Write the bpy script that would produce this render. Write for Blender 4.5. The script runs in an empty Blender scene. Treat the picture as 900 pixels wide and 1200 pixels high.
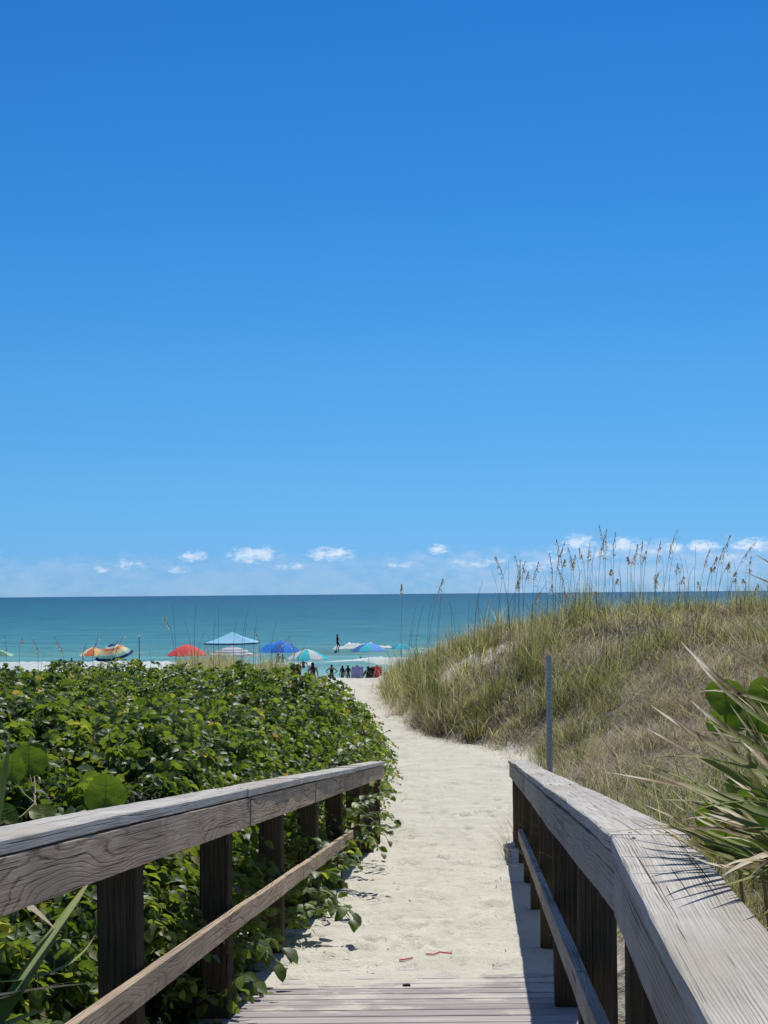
import bpy, bmesh, math, random
import numpy as np
from mathutils import Vector, Matrix, Euler

random.seed(7)
rng = np.random.default_rng(7)
R = math.radians
S = bpy.context.scene
COL = S.collection
CAMZ = 6.0
F = 1850.0
ROLL = 0.0089

# ------------------------------------------------------------------ helpers
def at(px, py, D):
    """design-time helper: a point of the photograph at distance D -> world point"""
    u = px - ROLL * (py - 696); v = py + ROLL * (px - 450)
    return Vector(((u - 450) / F * D, D, CAMZ - (v - 696) / F * D))

def link(o, parent=None):
    COL.objects.link(o)
    if parent is not None:
        o.parent = parent
    return o

def tag(o, label=None, cat=None, group=None, kind=None):
    if label: o['label'] = label
    if cat: o['category'] = cat
    if group: o['group'] = group
    if kind: o['kind'] = kind
    return o

def empty(name, loc=(0, 0, 0), rz=0.0):
    o = bpy.data.objects.new(name, None)
    o.empty_display_size = 0.2
    o.location = loc
    o.rotation_euler = (0, 0, rz)
    COL.objects.link(o)
    return o

def mesh_np(name, V, quads=None, tris=None, attrs=None, smooth=True, mats=None, midx=None):
    me = bpy.data.meshes.new(name)
    V = np.asarray(V, dtype=np.float32)
    me.vertices.add(len(V)); me.vertices.foreach_set('co', V.ravel())
    loops = []; starts = []; tot = 0; n = 0
    for arr, k in ((quads, 4), (tris, 3)):
        if arr is None or len(arr) == 0: continue
        arr = np.asarray(arr, dtype=np.int32)
        loops.append(arr.ravel())
        starts.append(np.arange(len(arr), dtype=np.int32) * k + tot)
        tot += arr.size; n += len(arr)
    L = np.concatenate(loops); St = np.concatenate(starts)
    me.loops.add(len(L)); me.loops.foreach_set('vertex_index', L)
    me.polygons.add(n); me.polygons.foreach_set('loop_start', St)
    me.polygons.foreach_set('use_smooth', np.full(n, bool(smooth)))
    if midx is not None: me.polygons.foreach_set('material_index', np.asarray(midx, dtype=np.int32))
    for k, a in (attrs or {}).items():
        at_ = me.attributes.new(k, 'FLOAT', 'POINT')
        at_.data.foreach_set('value', np.asarray(a, dtype=np.float32))
    me.update(calc_edges=True); me.validate()
    for m in (mats or []): me.materials.append(m)
    return me

def obj_np(name, V, quads=None, tris=None, mat=None, parent=None, attrs=None, smooth=True, mats=None, midx=None):
    me = mesh_np(name, V, quads, tris, attrs, smooth, mats or ([mat] if mat else None), midx)
    return link(bpy.data.objects.new(name, me), parent)

def obj_bm(name, bm, mat, parent=None, smooth=False, bevel=0.0):
    if bevel > 0:
        bmesh.ops.bevel(bm, geom=list(bm.edges), offset=bevel, segments=1, affect='EDGES')
    me = bpy.data.meshes.new(name)
    bm.normal_update(); bm.to_mesh(me); bm.free()
    if isinstance(mat, (list, tuple)):
        for m in mat: me.materials.append(m)
    else: me.materials.append(mat)
    if smooth:
        me.polygons.foreach_set('use_smooth', np.ones(len(me.polygons), dtype=bool))
    return link(bpy.data.objects.new(name, me), parent)

_tab = np.random.default_rng(99).random((256, 256))
def vn(x, y, s=0):
    x = np.asarray(x, float) + 37.3 * s; y = np.asarray(y, float) + 91.7 * s
    xi = np.floor(x).astype(int); yi = np.floor(y).astype(int)
    fx = x - xi; fy = y - yi
    fx = fx * fx * (3 - 2 * fx); fy = fy * fy * (3 - 2 * fy)
    g = lambda a, b: _tab[a & 255, b & 255]
    return (g(xi, yi) * (1 - fx) + g(xi + 1, yi) * fx) * (1 - fy) + (g(xi, yi + 1) * (1 - fx) + g(xi + 1, yi + 1) * fx) * fy
def fbm(x, y, s=0, o=3):
    r = 0; a = .5; t = 0
    for k in range(o):
        r = r + a * vn(x * 2 ** k, y * 2 ** k, s + k * 3); t += a; a *= .5
    return r / t
def sm(a, b, x):
    t = np.clip((np.asarray(x, float) - a) / (b - a), 0, 1)
    return t * t * (3 - 2 * t)

# ------------------------------------------------------------------ node helper
class NT:
    def __init__(s, tree): s.t = tree; s.n = tree.nodes; s.l = tree.links
    def add(s, typ, props=None, **inp):
        n = s.n.new(typ)
        for k, v in (props or {}).items(): setattr(n, k, v)
        for k, v in inp.items():
            key = k.replace('_', ' ')
            if key[:1] == 'i' and key[1:].isdigit(): sock = n.inputs[int(key[1:])]
            else: sock = n.inputs[key]
            s.set(sock, v)
        return n
    def set(s, sock, v):
        if isinstance(v, bpy.types.NodeSocket): s.l.new(v, sock)
        elif isinstance(v, bpy.types.Node): s.l.new(v.outputs[0], sock)
        else:
            if isinstance(v, tuple) and len(v) == 3 and sock.type == 'RGBA': v = v + (1,)
            sock.default_value = v
    def m(s, op, a, b=0.0, c=None, clamp=False):
        n = s.n.new('ShaderNodeMath'); n.operation = op; n.use_clamp = clamp
        s.set(n.inputs[0], a); s.set(n.inputs[1], b)
        if c is not None: s.set(n.inputs[2], c)
        return n.outputs[0]
    def mix(s, fac, a, b, mode='MIX'):
        n = s.n.new('ShaderNodeMix'); n.data_type = 'RGBA'; n.blend_type = mode
        s.set(n.inputs[0], fac); s.set(n.inputs[6], a); s.set(n.inputs[7], b)
        return n.outputs[2]
    def ramp(s, fac, stops):
        n = s.n.new('ShaderNodeValToRGB'); s.set(n.inputs[0], fac)
        e = n.color_ramp.elements
        while len(e) > 1: e.remove(e[-1])
        e[0].position = stops[0][0]; e[0].color = tuple(stops[0][1]) + (1,)
        for p, c in stops[1:]:
            q = e.new(p); q.color = tuple(c) + (1,)
        return n.outputs[0]
    def noise(s, vec, scale, detail=3, rough=.5, dist=0.0):
        n = s.n.new('ShaderNodeTexNoise'); s.set(n.inputs['Vector'], vec)
        n.inputs['Scale'].default_value = scale; n.inputs['Detail'].default_value = detail
        n.inputs['Roughness'].default_value = rough; n.inputs['Distortion'].default_value = dist
        return n.outputs[0]
    def smooth(s, v, a, b):
        n = s.n.new('ShaderNodeMapRange'); n.interpolation_type = 'SMOOTHSTEP'
        s.set(n.inputs[0], v); s.set(n.inputs[1], a); s.set(n.inputs[2], b)
        return n.outputs[0]

def new_mat(name):
    m = bpy.data.materials.new(name); m.use_nodes = True
    t = NT(m.node_tree)
    b = m.node_tree.nodes['Principled BSDF']
    return m, t, b

def plain(name, col, rough=.6, var=.08, metal=0.0, transl=0.0, scale=6.0, bump=0.0):
    m, t, b = new_mat(name)
    tc = t.add('ShaderNodeTexCoord').outputs['Object']
    nz = t.noise(tc, scale, 4)
    c2 = tuple(max(0, x * (1 - var * 2)) for x in col); c1 = tuple(min(1, x * (1 + var)) for x in col)
    col_s = t.ramp(nz, [(.3, c2), (.7, c1)])
    t.set(b.inputs['Base Color'], col_s)
    b.inputs['Roughness'].default_value = rough; b.inputs['Metallic'].default_value = metal
    b.inputs['Specular IOR Level'].default_value = .3
    if bump > 0:
        bp = t.add('ShaderNodeBump', Strength=bump, Distance=.005, Height=t.noise(tc, scale * 8, 3))
        t.set(b.inputs['Normal'], bp.outputs[0])
    if transl > 0:
        tr = t.add('ShaderNodeBsdfTranslucent', Color=col_s)
        mx = t.add('ShaderNodeMixShader', Fac=transl, i1=b.outputs[0], i2=tr.outputs[0])
        t.l.new(mx.outputs[0], t.n['Material Output'].inputs[0])
    return m

def wood_mat(name, dark, mid, light, ringk=26.0, bumpd=.004, stain=None, blotch=.35, lin=2.2, rc=.3, sx=.55, nscale=1.0):
    m, t, b = new_mat(name)
    tc = t.add('ShaderNodeTexCoord').outputs['Object']
    rnd = t.add('ShaderNodeObjectInfo').outputs['Random']
    off = t.add('ShaderNodeCombineXYZ', X=t.m('MULTIPLY', rnd, 37.), Y=t.m('MULTIPLY', rnd, 11.), Z=t.m('MULTIPLY', rnd, 23.))
    v0 = t.add('ShaderNodeVectorMath', props={'operation': 'ADD'}, i0=tc, i1=off.outputs[0]).outputs[0]
    st = t.add('ShaderNodeMapping', Vector=v0, Scale=(sx, 5.0, 5.0)).outputs[0]
    fld = t.noise(st, nscale, 1.5, .4, 0)
    jit = t.noise(t.add('ShaderNodeMapping', Vector=v0, Scale=(6, 40, 40)).outputs[0], 1.0, 2, .5)
    sepp = t.add('ShaderNodeSeparateXYZ', Vector=tc)
    linv = t.m('ADD', sepp.outputs[1], t.m('MULTIPLY', sepp.outputs[2], .8))
    ph = t.m('ADD', t.m('MULTIPLY', fld, ringk), t.m('ADD', t.m('MULTIPLY', linv, lin * ringk), t.m('MULTIPLY', jit, .9)))
    tri = t.m('MULTIPLY', t.m('ABSOLUTE', t.m('SUBTRACT', t.m('FRACT', ph), .5)), 2.0)
    ring = t.smooth(tri, .55, 1.0)
    strength = t.smooth(t.noise(t.add('ShaderNodeMapping', Vector=v0, Scale=(1.1, 9, 9)).outputs[0], 1.0, 2), .35, .65)
    ring = t.m('MULTIPLY', ring, t.m('ADD', .35, t.m('MULTIPLY', strength, .65)))
    fine = t.noise(t.add('ShaderNodeMapping', Vector=v0, Scale=(2.5, 230, 230)).outputs[0], 1.0, 5, .75)
    crack = t.smooth(t.noise(t.add('ShaderNodeMapping', Vector=v0, Scale=(.9, 190, 190)).outputs[0], 1.0, 1.0, .5), .66, .72)
    blot = t.noise(v0, 4.5, 5, .65)
    big = t.noise(t.add('ShaderNodeMapping', Vector=v0, Scale=(.9, 3, 3)).outputs[0], 1.0, 3)
    fac = t.m('ADD', t.m('MULTIPLY', ring, -rc), t.m('ADD', t.m('MULTIPLY', t.m('SUBTRACT', fine, .5), 1.25), t.m('MULTIPLY', blot, blotch)))
    fac = t.m('ADD', fac, .40)
    c = t.ramp(fac, [(.15, dark), (.45, mid), (.78, light)])
    if stain: c = t.mix(t.m('MULTIPLY', t.smooth(big, .48, .66), .6), c, stain)
    c = t.mix(t.m('MULTIPLY', crack, .85), c, tuple(x * .2 for x in dark))
    c = t.mix(1.0, c, t.ramp(rnd, [(0, (.84, .82, .80)), (.5, (1, 1, 1)), (1, (.93, .94, .94))]), 'MULTIPLY')
    t.set(b.inputs['Base Color'], c)
    b.inputs['Roughness'].default_value = .9; b.inputs['Specular IOR Level'].default_value = .06
    h = t.m('SUBTRACT', t.m('ADD', t.m('MULTIPLY', fine, .6), t.m('MULTIPLY', ring, -.4)), t.m('MULTIPLY', crack, 1.4))
    bp = t.add('ShaderNodeBump', Strength=.8, Distance=bumpd, Height=h)
    t.set(b.inputs['Normal'], bp.outputs[0])
    return m

M = {}
M['cap'] = wood_mat('weathered_rail_wood', (.11, .098, .080), (.38, .36, .325), (.63, .605, .56), 13, .003, (.39, .345, .28), .5, 11.0, .34)
M['face'] = wood_mat('weathered_brown_board', (.09, .060, .040), (.38, .285, .20), (.66, .535, .40), 19, .004, (.32, .26, .20), .4, 2.6, .30, .8)
M['face_grey'] = wood_mat('weathered_grey_board', (.14, .125, .10), (.38, .345, .29), (.55, .51, .44), 10, .003, (.28, .22, .16), .45, 8.0, .3)
M['post'] = wood_mat('dark_post_wood', (.030, .023, .014), (.068, .053, .034), (.12, .10, .07), 8, .003, None, .35, 6.0, .25)
M['deck'] = M['post']

def leaf_mat(name, stops, transl=.38, rough=.38, tcol=(1.25, 1.35, .35), spec=.5, vein=False):
    m, t, b = new_mat(name)
    a = t.add('ShaderNodeAttribute', props={'attribute_name': 'rnd'}).outputs['Fac']
    c = t.ramp(a, stops)
    tc = t.add('ShaderNodeTexCoord').outputs['Object']
    nz = t.noise(tc, 25, 3)
    c = t.mix(1.0, c, t.ramp(nz, [(.3, (.75, .78, .7)), (.7, (1.1, 1.1, 1.1))]), 'MULTIPLY')
    if name == 'round_leaf': c = t.mix(t.m('MULTIPLY', t.smooth(t.noise(tc, 48, 3, .6), .62, .70), .8), c, (.13, .06, .02))
    t.set(b.inputs['Base Color'], c)
    b.inputs['Roughness'].default_value = rough; b.inputs['Specular IOR Level'].default_value = spec
    if transl:
        tc2 = t.mix(1.0, c, tcol, 'MULTIPLY')
        tr = t.add('ShaderNodeBsdfTranslucent', Color=tc2)
        mx = t.add('ShaderNodeMixShader', Fac=transl, i1=b.outputs[0], i2=tr.outputs[0])
        t.l.new(mx.outputs[0], t.n['Material Output'].inputs[0])
    return m
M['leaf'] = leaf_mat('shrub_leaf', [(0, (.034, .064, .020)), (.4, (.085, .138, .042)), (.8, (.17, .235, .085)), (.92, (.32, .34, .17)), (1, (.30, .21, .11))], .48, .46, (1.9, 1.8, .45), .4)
M['bigleaf'] = leaf_mat('round_leaf', [(0, (.085, .135, .025)), (1, (.14, .20, .035))], .5, .35, (1.7, 1.8, .35), .3)
M['grass'] = leaf_mat('dune_grass_green', [(0, (.035, .05, .018)), (.3, (.15, .18, .07)), (.6, (.40, .40, .20)), (1, (.85, .80, .58))], .45, .5, (1.3, 1.25, .7), .3)
M['dry'] = leaf_mat('dune_grass_dry', [(0, (.04, .028, .017)), (.28, (.16, .115, .07)), (.55, (.60, .51, .37)), (1, (.95, .90, .78))], .35, .6, (1.15, 1.1, .9), .2)
M['twig'] = plain('twig_bark', (.10, .075, .05), .8)
M['oat'] = plain('oat_stem', (.42, .35, .20), .7, .08, 0, .3)
M['seed'] = plain('oat_seed_head', (.72, .62, .42), .7, .2, 0, .5, scale=40)

# ------------------------------------------------------------------ shape of the land
def XL(D): return -1.197 + .062 * D        # inner line of the left railing posts
def XR(D): return .303 + .062 * D          # inner edge of the right rail
def deckz(D): return np.where(np.asarray(D) < 3.7, 4.36, 4.36 - .094 * (np.asarray(D) - 3.7))

PB_D = [-10, 18.5, 21, 25, 28, 30, 31.5, 34, 38, 44, 50, 60, 75]
PB_X = [-.07, 1.70, 2.1, 2.45, 2.4, 1.75, 1.05, .55, .2, -.12, -.25, -.2, 0]
def pbr(D): return np.interp(D, PB_D, PB_X)
LB_D = [-10, 4, 14, 18.5, 20, 26, 30, 36, 40, 44, 50, 60, 75]
LB_X = [-1.5, -1.05, -.50, -.30, -.04, .03, -.04, -.30, -.7, -1.15, -1.8, -2.1, -2.5]
def lbr(D): return np.interp(D, LB_D, LB_X)

def base(D):
    return np.interp(D, [-400, -30, 0, 6.8, 7.9, 8.7, 9.5, 18.5, 30, 44, 50, 56, 65, 80, 95, 101, 108, 115, 125, 150, 200],
                     [3.6, 3.6, 3.55, 3.7, 3.935, 3.892, 3.84, 3.10, 3.13, 3.30, 3.36, 2.9, 1.7, 1.0, .75, .35, 0, -.6, -1.2, -2.2, -4])
GD = np.array([-40, 0, 10, 18.5, 25, 31, 38, 44, 52, 60, 75, 90])
Gd = np.array([0, .5, 1.5, 3, 5, 10, 20, 60])
GT = np.array([[.5]*8, [0, .35, .5, .7, .8, .9, 1., 1.],
               [0, .30, .5, .75, .9, 1.1, 1.3, 1.3],
               [0, .20, .5, .80, 1.0, 1.3, 1.5, 1.5],
               [0, .22, .6, 1.0, 1.25, 1.6, 1.8, 1.8],
               [0, .35, .85, 1.35, 1.65, 1.85, 2.0, 2.0],
               [0, .45, 1.1, 1.72, 2.1, 2.22, 2.25, 2.2],
               [0, .35, .85, 1.4, 1.75, 1.9, 2.0, 2.0],
               [0, .2, .5, .8, 1.1, 1.2, 1.3, 1.3],
               [0, .1, .3, .5, .6, .7, .7, .7],
               [0]*8, [0]*8], float)
def interp2(D, d):
    D = np.clip(np.asarray(D, float), GD[0], GD[-1] - 1e-6); d = np.clip(np.asarray(d, float), 0, 59.99)
    i = np.clip(np.searchsorted(GD, D, side='right') - 1, 0, len(GD) - 2)
    j = np.clip(np.searchsorted(Gd, d, side='right') - 1, 0, len(Gd) - 2)
    u = (D - GD[i]) / (GD[i + 1] - GD[i]); v = (d - Gd[j]) / (Gd[j + 1] - Gd[j])
    return (GT[i, j] * (1 - u) + GT[i + 1, j] * u) * (1 - v) + (GT[i, j + 1] * (1 - u) + GT[i + 1, j + 1] * u) * v
def land(X, D):
    X = np.asarray(X, float); D = np.asarray(D, float)
    b = base(D)
    dr = X - pbr(D); dl = lbr(D) - X
    onland = 1 - sm(60, 88, D)
    r = interp2(D, np.maximum(dr, 0))
    # near the boardwalk the ground is kept under the deck
    near = 1 - sm(6.5, 8.6, D)
    l = sm(0, 3.0, dl) * np.interp(D, [0, 10, 30, 40, 50, 60, 75], [.3, .35, .35, .45, .55, .2, 0])
    pxl = 450 + F * X / np.maximum(D, 5)
    l = l * np.where(D > 33, (.12 + .88 * sm(120, 270, pxl)) * (1 - .8 * sm(318, 348, pxl)), 1)
    z = b + r + l
    bumps = (fbm(X * .35, D * .35, 5) - .5) * np.where((X < 0) & (D > 32), .15, .75) + (fbm(X * 1.1, D * .8, 12) - .5) * np.where((X < 0) & (D > 32), .05, .3)
    off = sm(.2, 2.0, np.maximum(dr, dl)) * onland
    z = z + bumps * off
    z = z + (fbm(X * .8, D * .5, 9) - .5) * .09 * (1 - off) * sm(10, 14, D) * onland
    deckzone = (X > XL(D) - .4) & (X < XR(D) + .5) & (D < 8.3)
    z = np.where(deckzone, np.minimum(z, deckz(D) - .25), z)
    return z

def bare(X, D):   # blown out sand patches on the left shoulder of the dune
    e1 = ((X - 2.6) / .85) ** 2 + ((D - 37.4) / .7) ** 2
    e2 = ((X - 1.3) / .45) ** 2 + ((D - 36.6) / .8) ** 2
    e3 = ((X - 4.3) / .9) ** 2 + ((D - 37.4) / .5) ** 2
    return np.clip((1.1 * np.exp(-e1 * 1.3) + .8 * np.exp(-e2) + .6 * np.exp(-e3)) * (.5 + 1.3 * sm(.34, .5, fbm(X * 2.2, D * 2.2, 77, 2))), 0, 1)
# ------------------------------------------------------------------ ground
def spaced(parts):
    out = []
    for a, b, st in parts:
        out.append(np.arange(a, b, st))
    return np.concatenate(out)
ys = np.concatenate([spaced([(-400, -40, 40), (-40, 6, 1.0), (6, 24, .045), (24, 36, .09), (36, 56, .25), (56, 110, 1.0)]), np.array([110, 115, 120, 130, 160, 220.])])
xs = np.concatenate([spaced([(-900, -60, 60), (-60, -12, 2), (-12, -2, .25), (-2, 3.6, .04), (3.6, 14, .25), (14, 60, 2), (60, 900, 60)]), np.array([900.])])
GX, GY = np.meshgrid(xs, ys)
GZ = land(GX, GY)
pathw = (1 - sm(56, 70, GY)) * sm(6.5, 8.3, GY) * (1 - sm(-.1, .5, GX - pbr(GY))) * (1 - sm(-.1, .5, lbr(GY) - GX))
thin = sm(8.6, 10.0, GY)
lump = (fbm(GX * 3.3, GY * 3.0, 21, 3) - .5) * .055 + (fbm(GX * 9, GY * 8, 25, 2) - .5) * .018
GZ = GZ + lump * pathw * (.25 + .75 * thin)
# edge of the drifted sand on the planks
GZ = GZ + ((fbm(GX * 1.2, GY * 1.6, 31, 3) - .5) * .05 + (fbm(GX * 5, GY * 4, 35, 3) - .5) * .03) * (1 - sm(9.2, 10.5, GY)) * sm(7.4, 8.1, GY)
# footprints
frng = np.random.default_rng(5)
for _ in range(620):
    fd = 8.9 + (frng.random() ** 1.6) * 30; t_ = frng.random()
    fx = lbr(fd) + .12 + t_ * (min(pbr(fd), XR(fd) if fd < 18.4 else 9) - lbr(fd) - .25)
    ang = frng.normal(0, .35) + (.06 if fd < 30 else -.2)
    i0, i1 = np.searchsorted(ys, [fd - .3, fd + .3]); j0, j1 = np.searchsorted(xs, [fx - .3, fx + .3])
    if i1 <= i0 or j1 <= j0: continue
    dx = GX[i0:i1, j0:j1] - fx; dy = GY[i0:i1, j0:j1] - fd
    u = dx * math.cos(ang) - dy * math.sin(ang); v = dx * math.sin(ang) + dy * math.cos(ang)
    rr = np.sqrt((u / .06) ** 2 + (v / .135) ** 2)
    dep = frng.uniform(.010, .026) * (1 if fd > 9.6 else .35)
    GZ[i0:i1, j0:j1] += -dep * (1 - sm(.55, 1.05, rr)) + dep * .5 * np.exp(-((rr - 1.25) / .25) ** 2)
nx, ny = len(xs), len(ys)
def surf(X, D):
    X = np.asarray(X, float); D = np.asarray(D, float)
    i = np.clip(np.searchsorted(ys, D, side='right') - 1, 0, ny - 2); j = np.clip(np.searchsorted(xs, X, side='right') - 1, 0, nx - 2)
    u = (D - ys[i]) / (ys[i + 1] - ys[i]); v = (X - xs[j]) / (xs[j + 1] - xs[j])
    return (GZ[i, j] * (1 - u) + GZ[i + 1, j] * u) * (1 - v) + (GZ[i, j + 1] * (1 - u) + GZ[i + 1, j + 1] * u) * v
idx = np.arange(nx * ny).reshape(ny, nx)
Q = np.stack([idx[:-1, :-1], idx[:-1, 1:], idx[1:, 1:], idx[1:, :-1]], -1).reshape(-1, 4)
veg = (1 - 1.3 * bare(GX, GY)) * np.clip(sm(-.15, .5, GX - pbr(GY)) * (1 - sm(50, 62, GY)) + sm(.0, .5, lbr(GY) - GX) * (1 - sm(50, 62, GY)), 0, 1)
m, t, b = new_mat('sand')
tc = t.add('ShaderNodeTexCoord').outputs['Object']
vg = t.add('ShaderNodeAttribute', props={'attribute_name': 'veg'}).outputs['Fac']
n1 = t.noise(tc, 2.2, 5, .6); n2 = t.noise(tc, 90, 3, .7); n3 = t.noise(tc, 9, 4, .6)
c = t.ramp(n1, [(.3, (.54, .52, .445)), (.7, (.65, .625, .54))])
c = t.mix(1.0, c, t.ramp(n2, [(.25, (.74, .72, .68)), (.6, (1.04, 1.04, 1.04))]), 'MULTIPLY')
speck = t.smooth(t.noise(tc, 55, 2, .5), .70, .74)
c = t.mix(t.m('MULTIPLY', speck, .5), c, (.12, .09, .06))
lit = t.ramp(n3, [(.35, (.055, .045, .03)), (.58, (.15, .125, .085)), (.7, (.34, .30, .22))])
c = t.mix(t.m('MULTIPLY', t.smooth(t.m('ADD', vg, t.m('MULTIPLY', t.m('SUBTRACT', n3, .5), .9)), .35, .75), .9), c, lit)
t.set(b.inputs['Base Color'], c); b.inputs['Roughness'].default_value = .95; b.inputs['Specular IOR Level'].default_value = .1
hh = t.m('ADD', t.m('MULTIPLY', t.noise(tc, 14, 5, .65), 1.0), t.m('MULTIPLY', n2, .12))
t.set(b.inputs['Normal'], t.add('ShaderNodeBump', Strength=.7, Distance=.035, Height=hh).outputs[0])
M['sand'] = m
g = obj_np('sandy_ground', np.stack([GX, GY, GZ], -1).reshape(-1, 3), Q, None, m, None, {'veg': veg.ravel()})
tag(g, 'pale sand path and dune ground sloping to the beach', 'ground', kind='structure')

# ------------------------------------------------------------------ sea
m, t, b = new_mat('sea_water')
geo = t.add('ShaderNodeNewGeometry').outputs['Position']
sp = t.add('ShaderNodeSeparateXYZ', Vector=geo)
ly = t.m('LOGARITHM', sp.outputs[1], 10.0)
lx = t.m('DIVIDE', sp.outputs[0], sp.outputs[1])
wv = t.add('ShaderNodeCombineXYZ', X=t.m('MULTIPLY', sp.outputs[0], .012), Y=t.m('MULTIPLY', ly, 26.))
band = t.noise(wv.outputs[0], 1.6, 5, .65, .3)
lyy = t.m('ADD', ly, t.m('MULTIPLY', t.m('SUBTRACT', band, .5), .12))
f = t.m('DIVIDE', t.m('SUBTRACT', lyy, 2.0), 2.2)
SEA_STOPS = [(0.0, (.27, .43, .38)), (.04, (.18, .38, .35)), (.085, (.11, .29, .275)), (.14, (.050, .195, .195)), (.30, (.018, .120, .138)), (.55, (.008, .074, .098)), (.9, (.002, .045, .075))]
c = t.ramp(f, SEA_STOPS)
chop = t.noise(t.add('ShaderNodeCombineXYZ', X=t.m('MULTIPLY', sp.outputs[0], .07), Y=t.m('MULTIPLY', ly, 70.)).outputs[0], 1.0, 6, .75)
c = t.mix(1.0, c, t.ramp(chop, [(.38, (.62, .72, .75)), (.62, (1.38, 1.28, 1.24))]), 'MULTIPLY')
t.set(b.inputs['Base Color'], c)
b.inputs['Roughness'].default_value = .32; b.inputs['IOR'].default_value = 1.33; b.inputs['Specular IOR Level'].default_value = .14
w1 = t.noise(t.add('ShaderNodeMapping', Vector=geo, Scale=(.35, 1.2, 1)).outputs[0], 1.0, 5, .6)
t.set(b.inputs['Normal'], t.add('ShaderNodeBump', Strength=.5, Distance=.35, Height=w1).outputs[0])
M['sea'] = m
sy = np.concatenate([np.arange(100, 190, .35), np.geomspace(190, 60000, 90)])
sx = np.concatenate([-np.geomspace(60000, 60, 40), np.arange(-58, 58, .8), np.geomspace(60, 60000, 40)])
SX, SY = np.meshgrid(sx, sy)
def swell(X, Y):
    z = 0
    for yc, a, w, ph in ((133, .35, 1.5, 0), (158.5, .62, 1.7, 2), (149, .12, 2.0, 4), (171, .25, 2.2, 5), (122, .10, 1.2, 7)):
        yy = Y - yc - (vn(X * .04, X * 0 + ph, 3) - .5) * 5
        z = z + a * (.35 + .9 * vn(X * .06, X * 0 + ph * 3, 6)) * np.exp(-(yy / w) ** 2)
    z = z + (fbm(X * .3, Y * .8, 14, 3) - .5) * .22 * sm(105, 118, Y)
    return z * (1 - sm(185, 300, Y))
SZ = swell(SX, SY)
i2 = np.arange(SX.size).reshape(SX.shape)
Q = np.stack([i2[:-1, :-1], i2[:-1, 1:], i2[1:, 1:], i2[1:, :-1]], -1).reshape(-1, 4)
sea = obj_np('sea_water', np.stack([SX, SY, SZ], -1).reshape(-1, 3), Q, None, m)
tag(sea, 'turquoise sea darkening towards the horizon', 'sea', kind='structure')

def foam_strip(name, x0, x1, yc, w0, w1, h, seed, label):
    """a lumpy raised bank of foam riding on the water"""
    xx = np.arange(x0, x1, .22); vv = np.linspace(-1, 1, 22)
    XX, VV = np.meshgrid(xx, vv)
    tt = (XX - x0) / (x1 - x0)
    half = (w0 + (w1 - w0) * tt) * (.45 + 1.0 * fbm(XX * .25, XX * 0, seed, 3)) * np.clip(np.minimum(tt * 3.5, (1 - tt) * 6), .04, 1)
    ycen = yc + (vn(XX * .04, XX * 0, seed + 1) - .5) * 3 + (fbm(XX * .6, XX * 0, seed + 2, 2) - .5) * 1.0
    YY = ycen + VV * half
    hh = 1.0 * h * np.clip(np.minimum(tt * 5, (1 - tt) * 8), .1, 1) * (.15 + .9 * fbm(XX * .7, YY * .9, seed + 3, 3) + .9 * (fbm(XX * 2.6, YY * 2.2, seed + 4, 2) - .3)) * (1 - VV ** 2) ** .5
    ZZ = np.maximum(swell(XX, YY), -.05) + hh - .06
    ii = np.arange(XX.size).reshape(XX.shape)
    q = np.stack([ii[:-1, :-1], ii[:-1, 1:], ii[1:, 1:], ii[1:, :-1]], -1).reshape(-1, 4)
    o = obj_np(name, np.stack([XX, YY, ZZ], -1).reshape(-1, 3), q, None, M['foam'])
    tag(o, label, 'surf foam', kind='stuff')
    return o
M['foam'] = plain('sea_foam', (.95, .96, .95), .8, .01, 0, .5, scale=.9)
foam_strip('breaking_wave_foam', -60, -12.6, 132.5, 9.0, 6.5, .42, 41, 'long white broken wave reaching along the left shore')
foam_strip('breaking_wave_foam', -6.6, 14, 139.5, 6.5, 9.5, .40, 43, 'white broken wave between the surfer and the beach chairs')
foam_strip('breaking_wave_foam', -6.0, 1.6, 161, 4.2, 2.5, .9, 47, 'curling white crest right behind the surfer')
foam_strip('breaking_wave_foam', -10.5, -5.5, 133.0, 1.0, 1.4, .12, 51, 'thin streak of foam left of the main broken wave')
foam_strip('breaking_wave_foam', 1.2, 9.0, 166, 1.2, 1.4, .2, 57, 'thin distant foam line right of the surfer')

M['rust'] = plain('rusty_nail', (.10, .06, .045), .6, .2, .4, scale=60)
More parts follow.
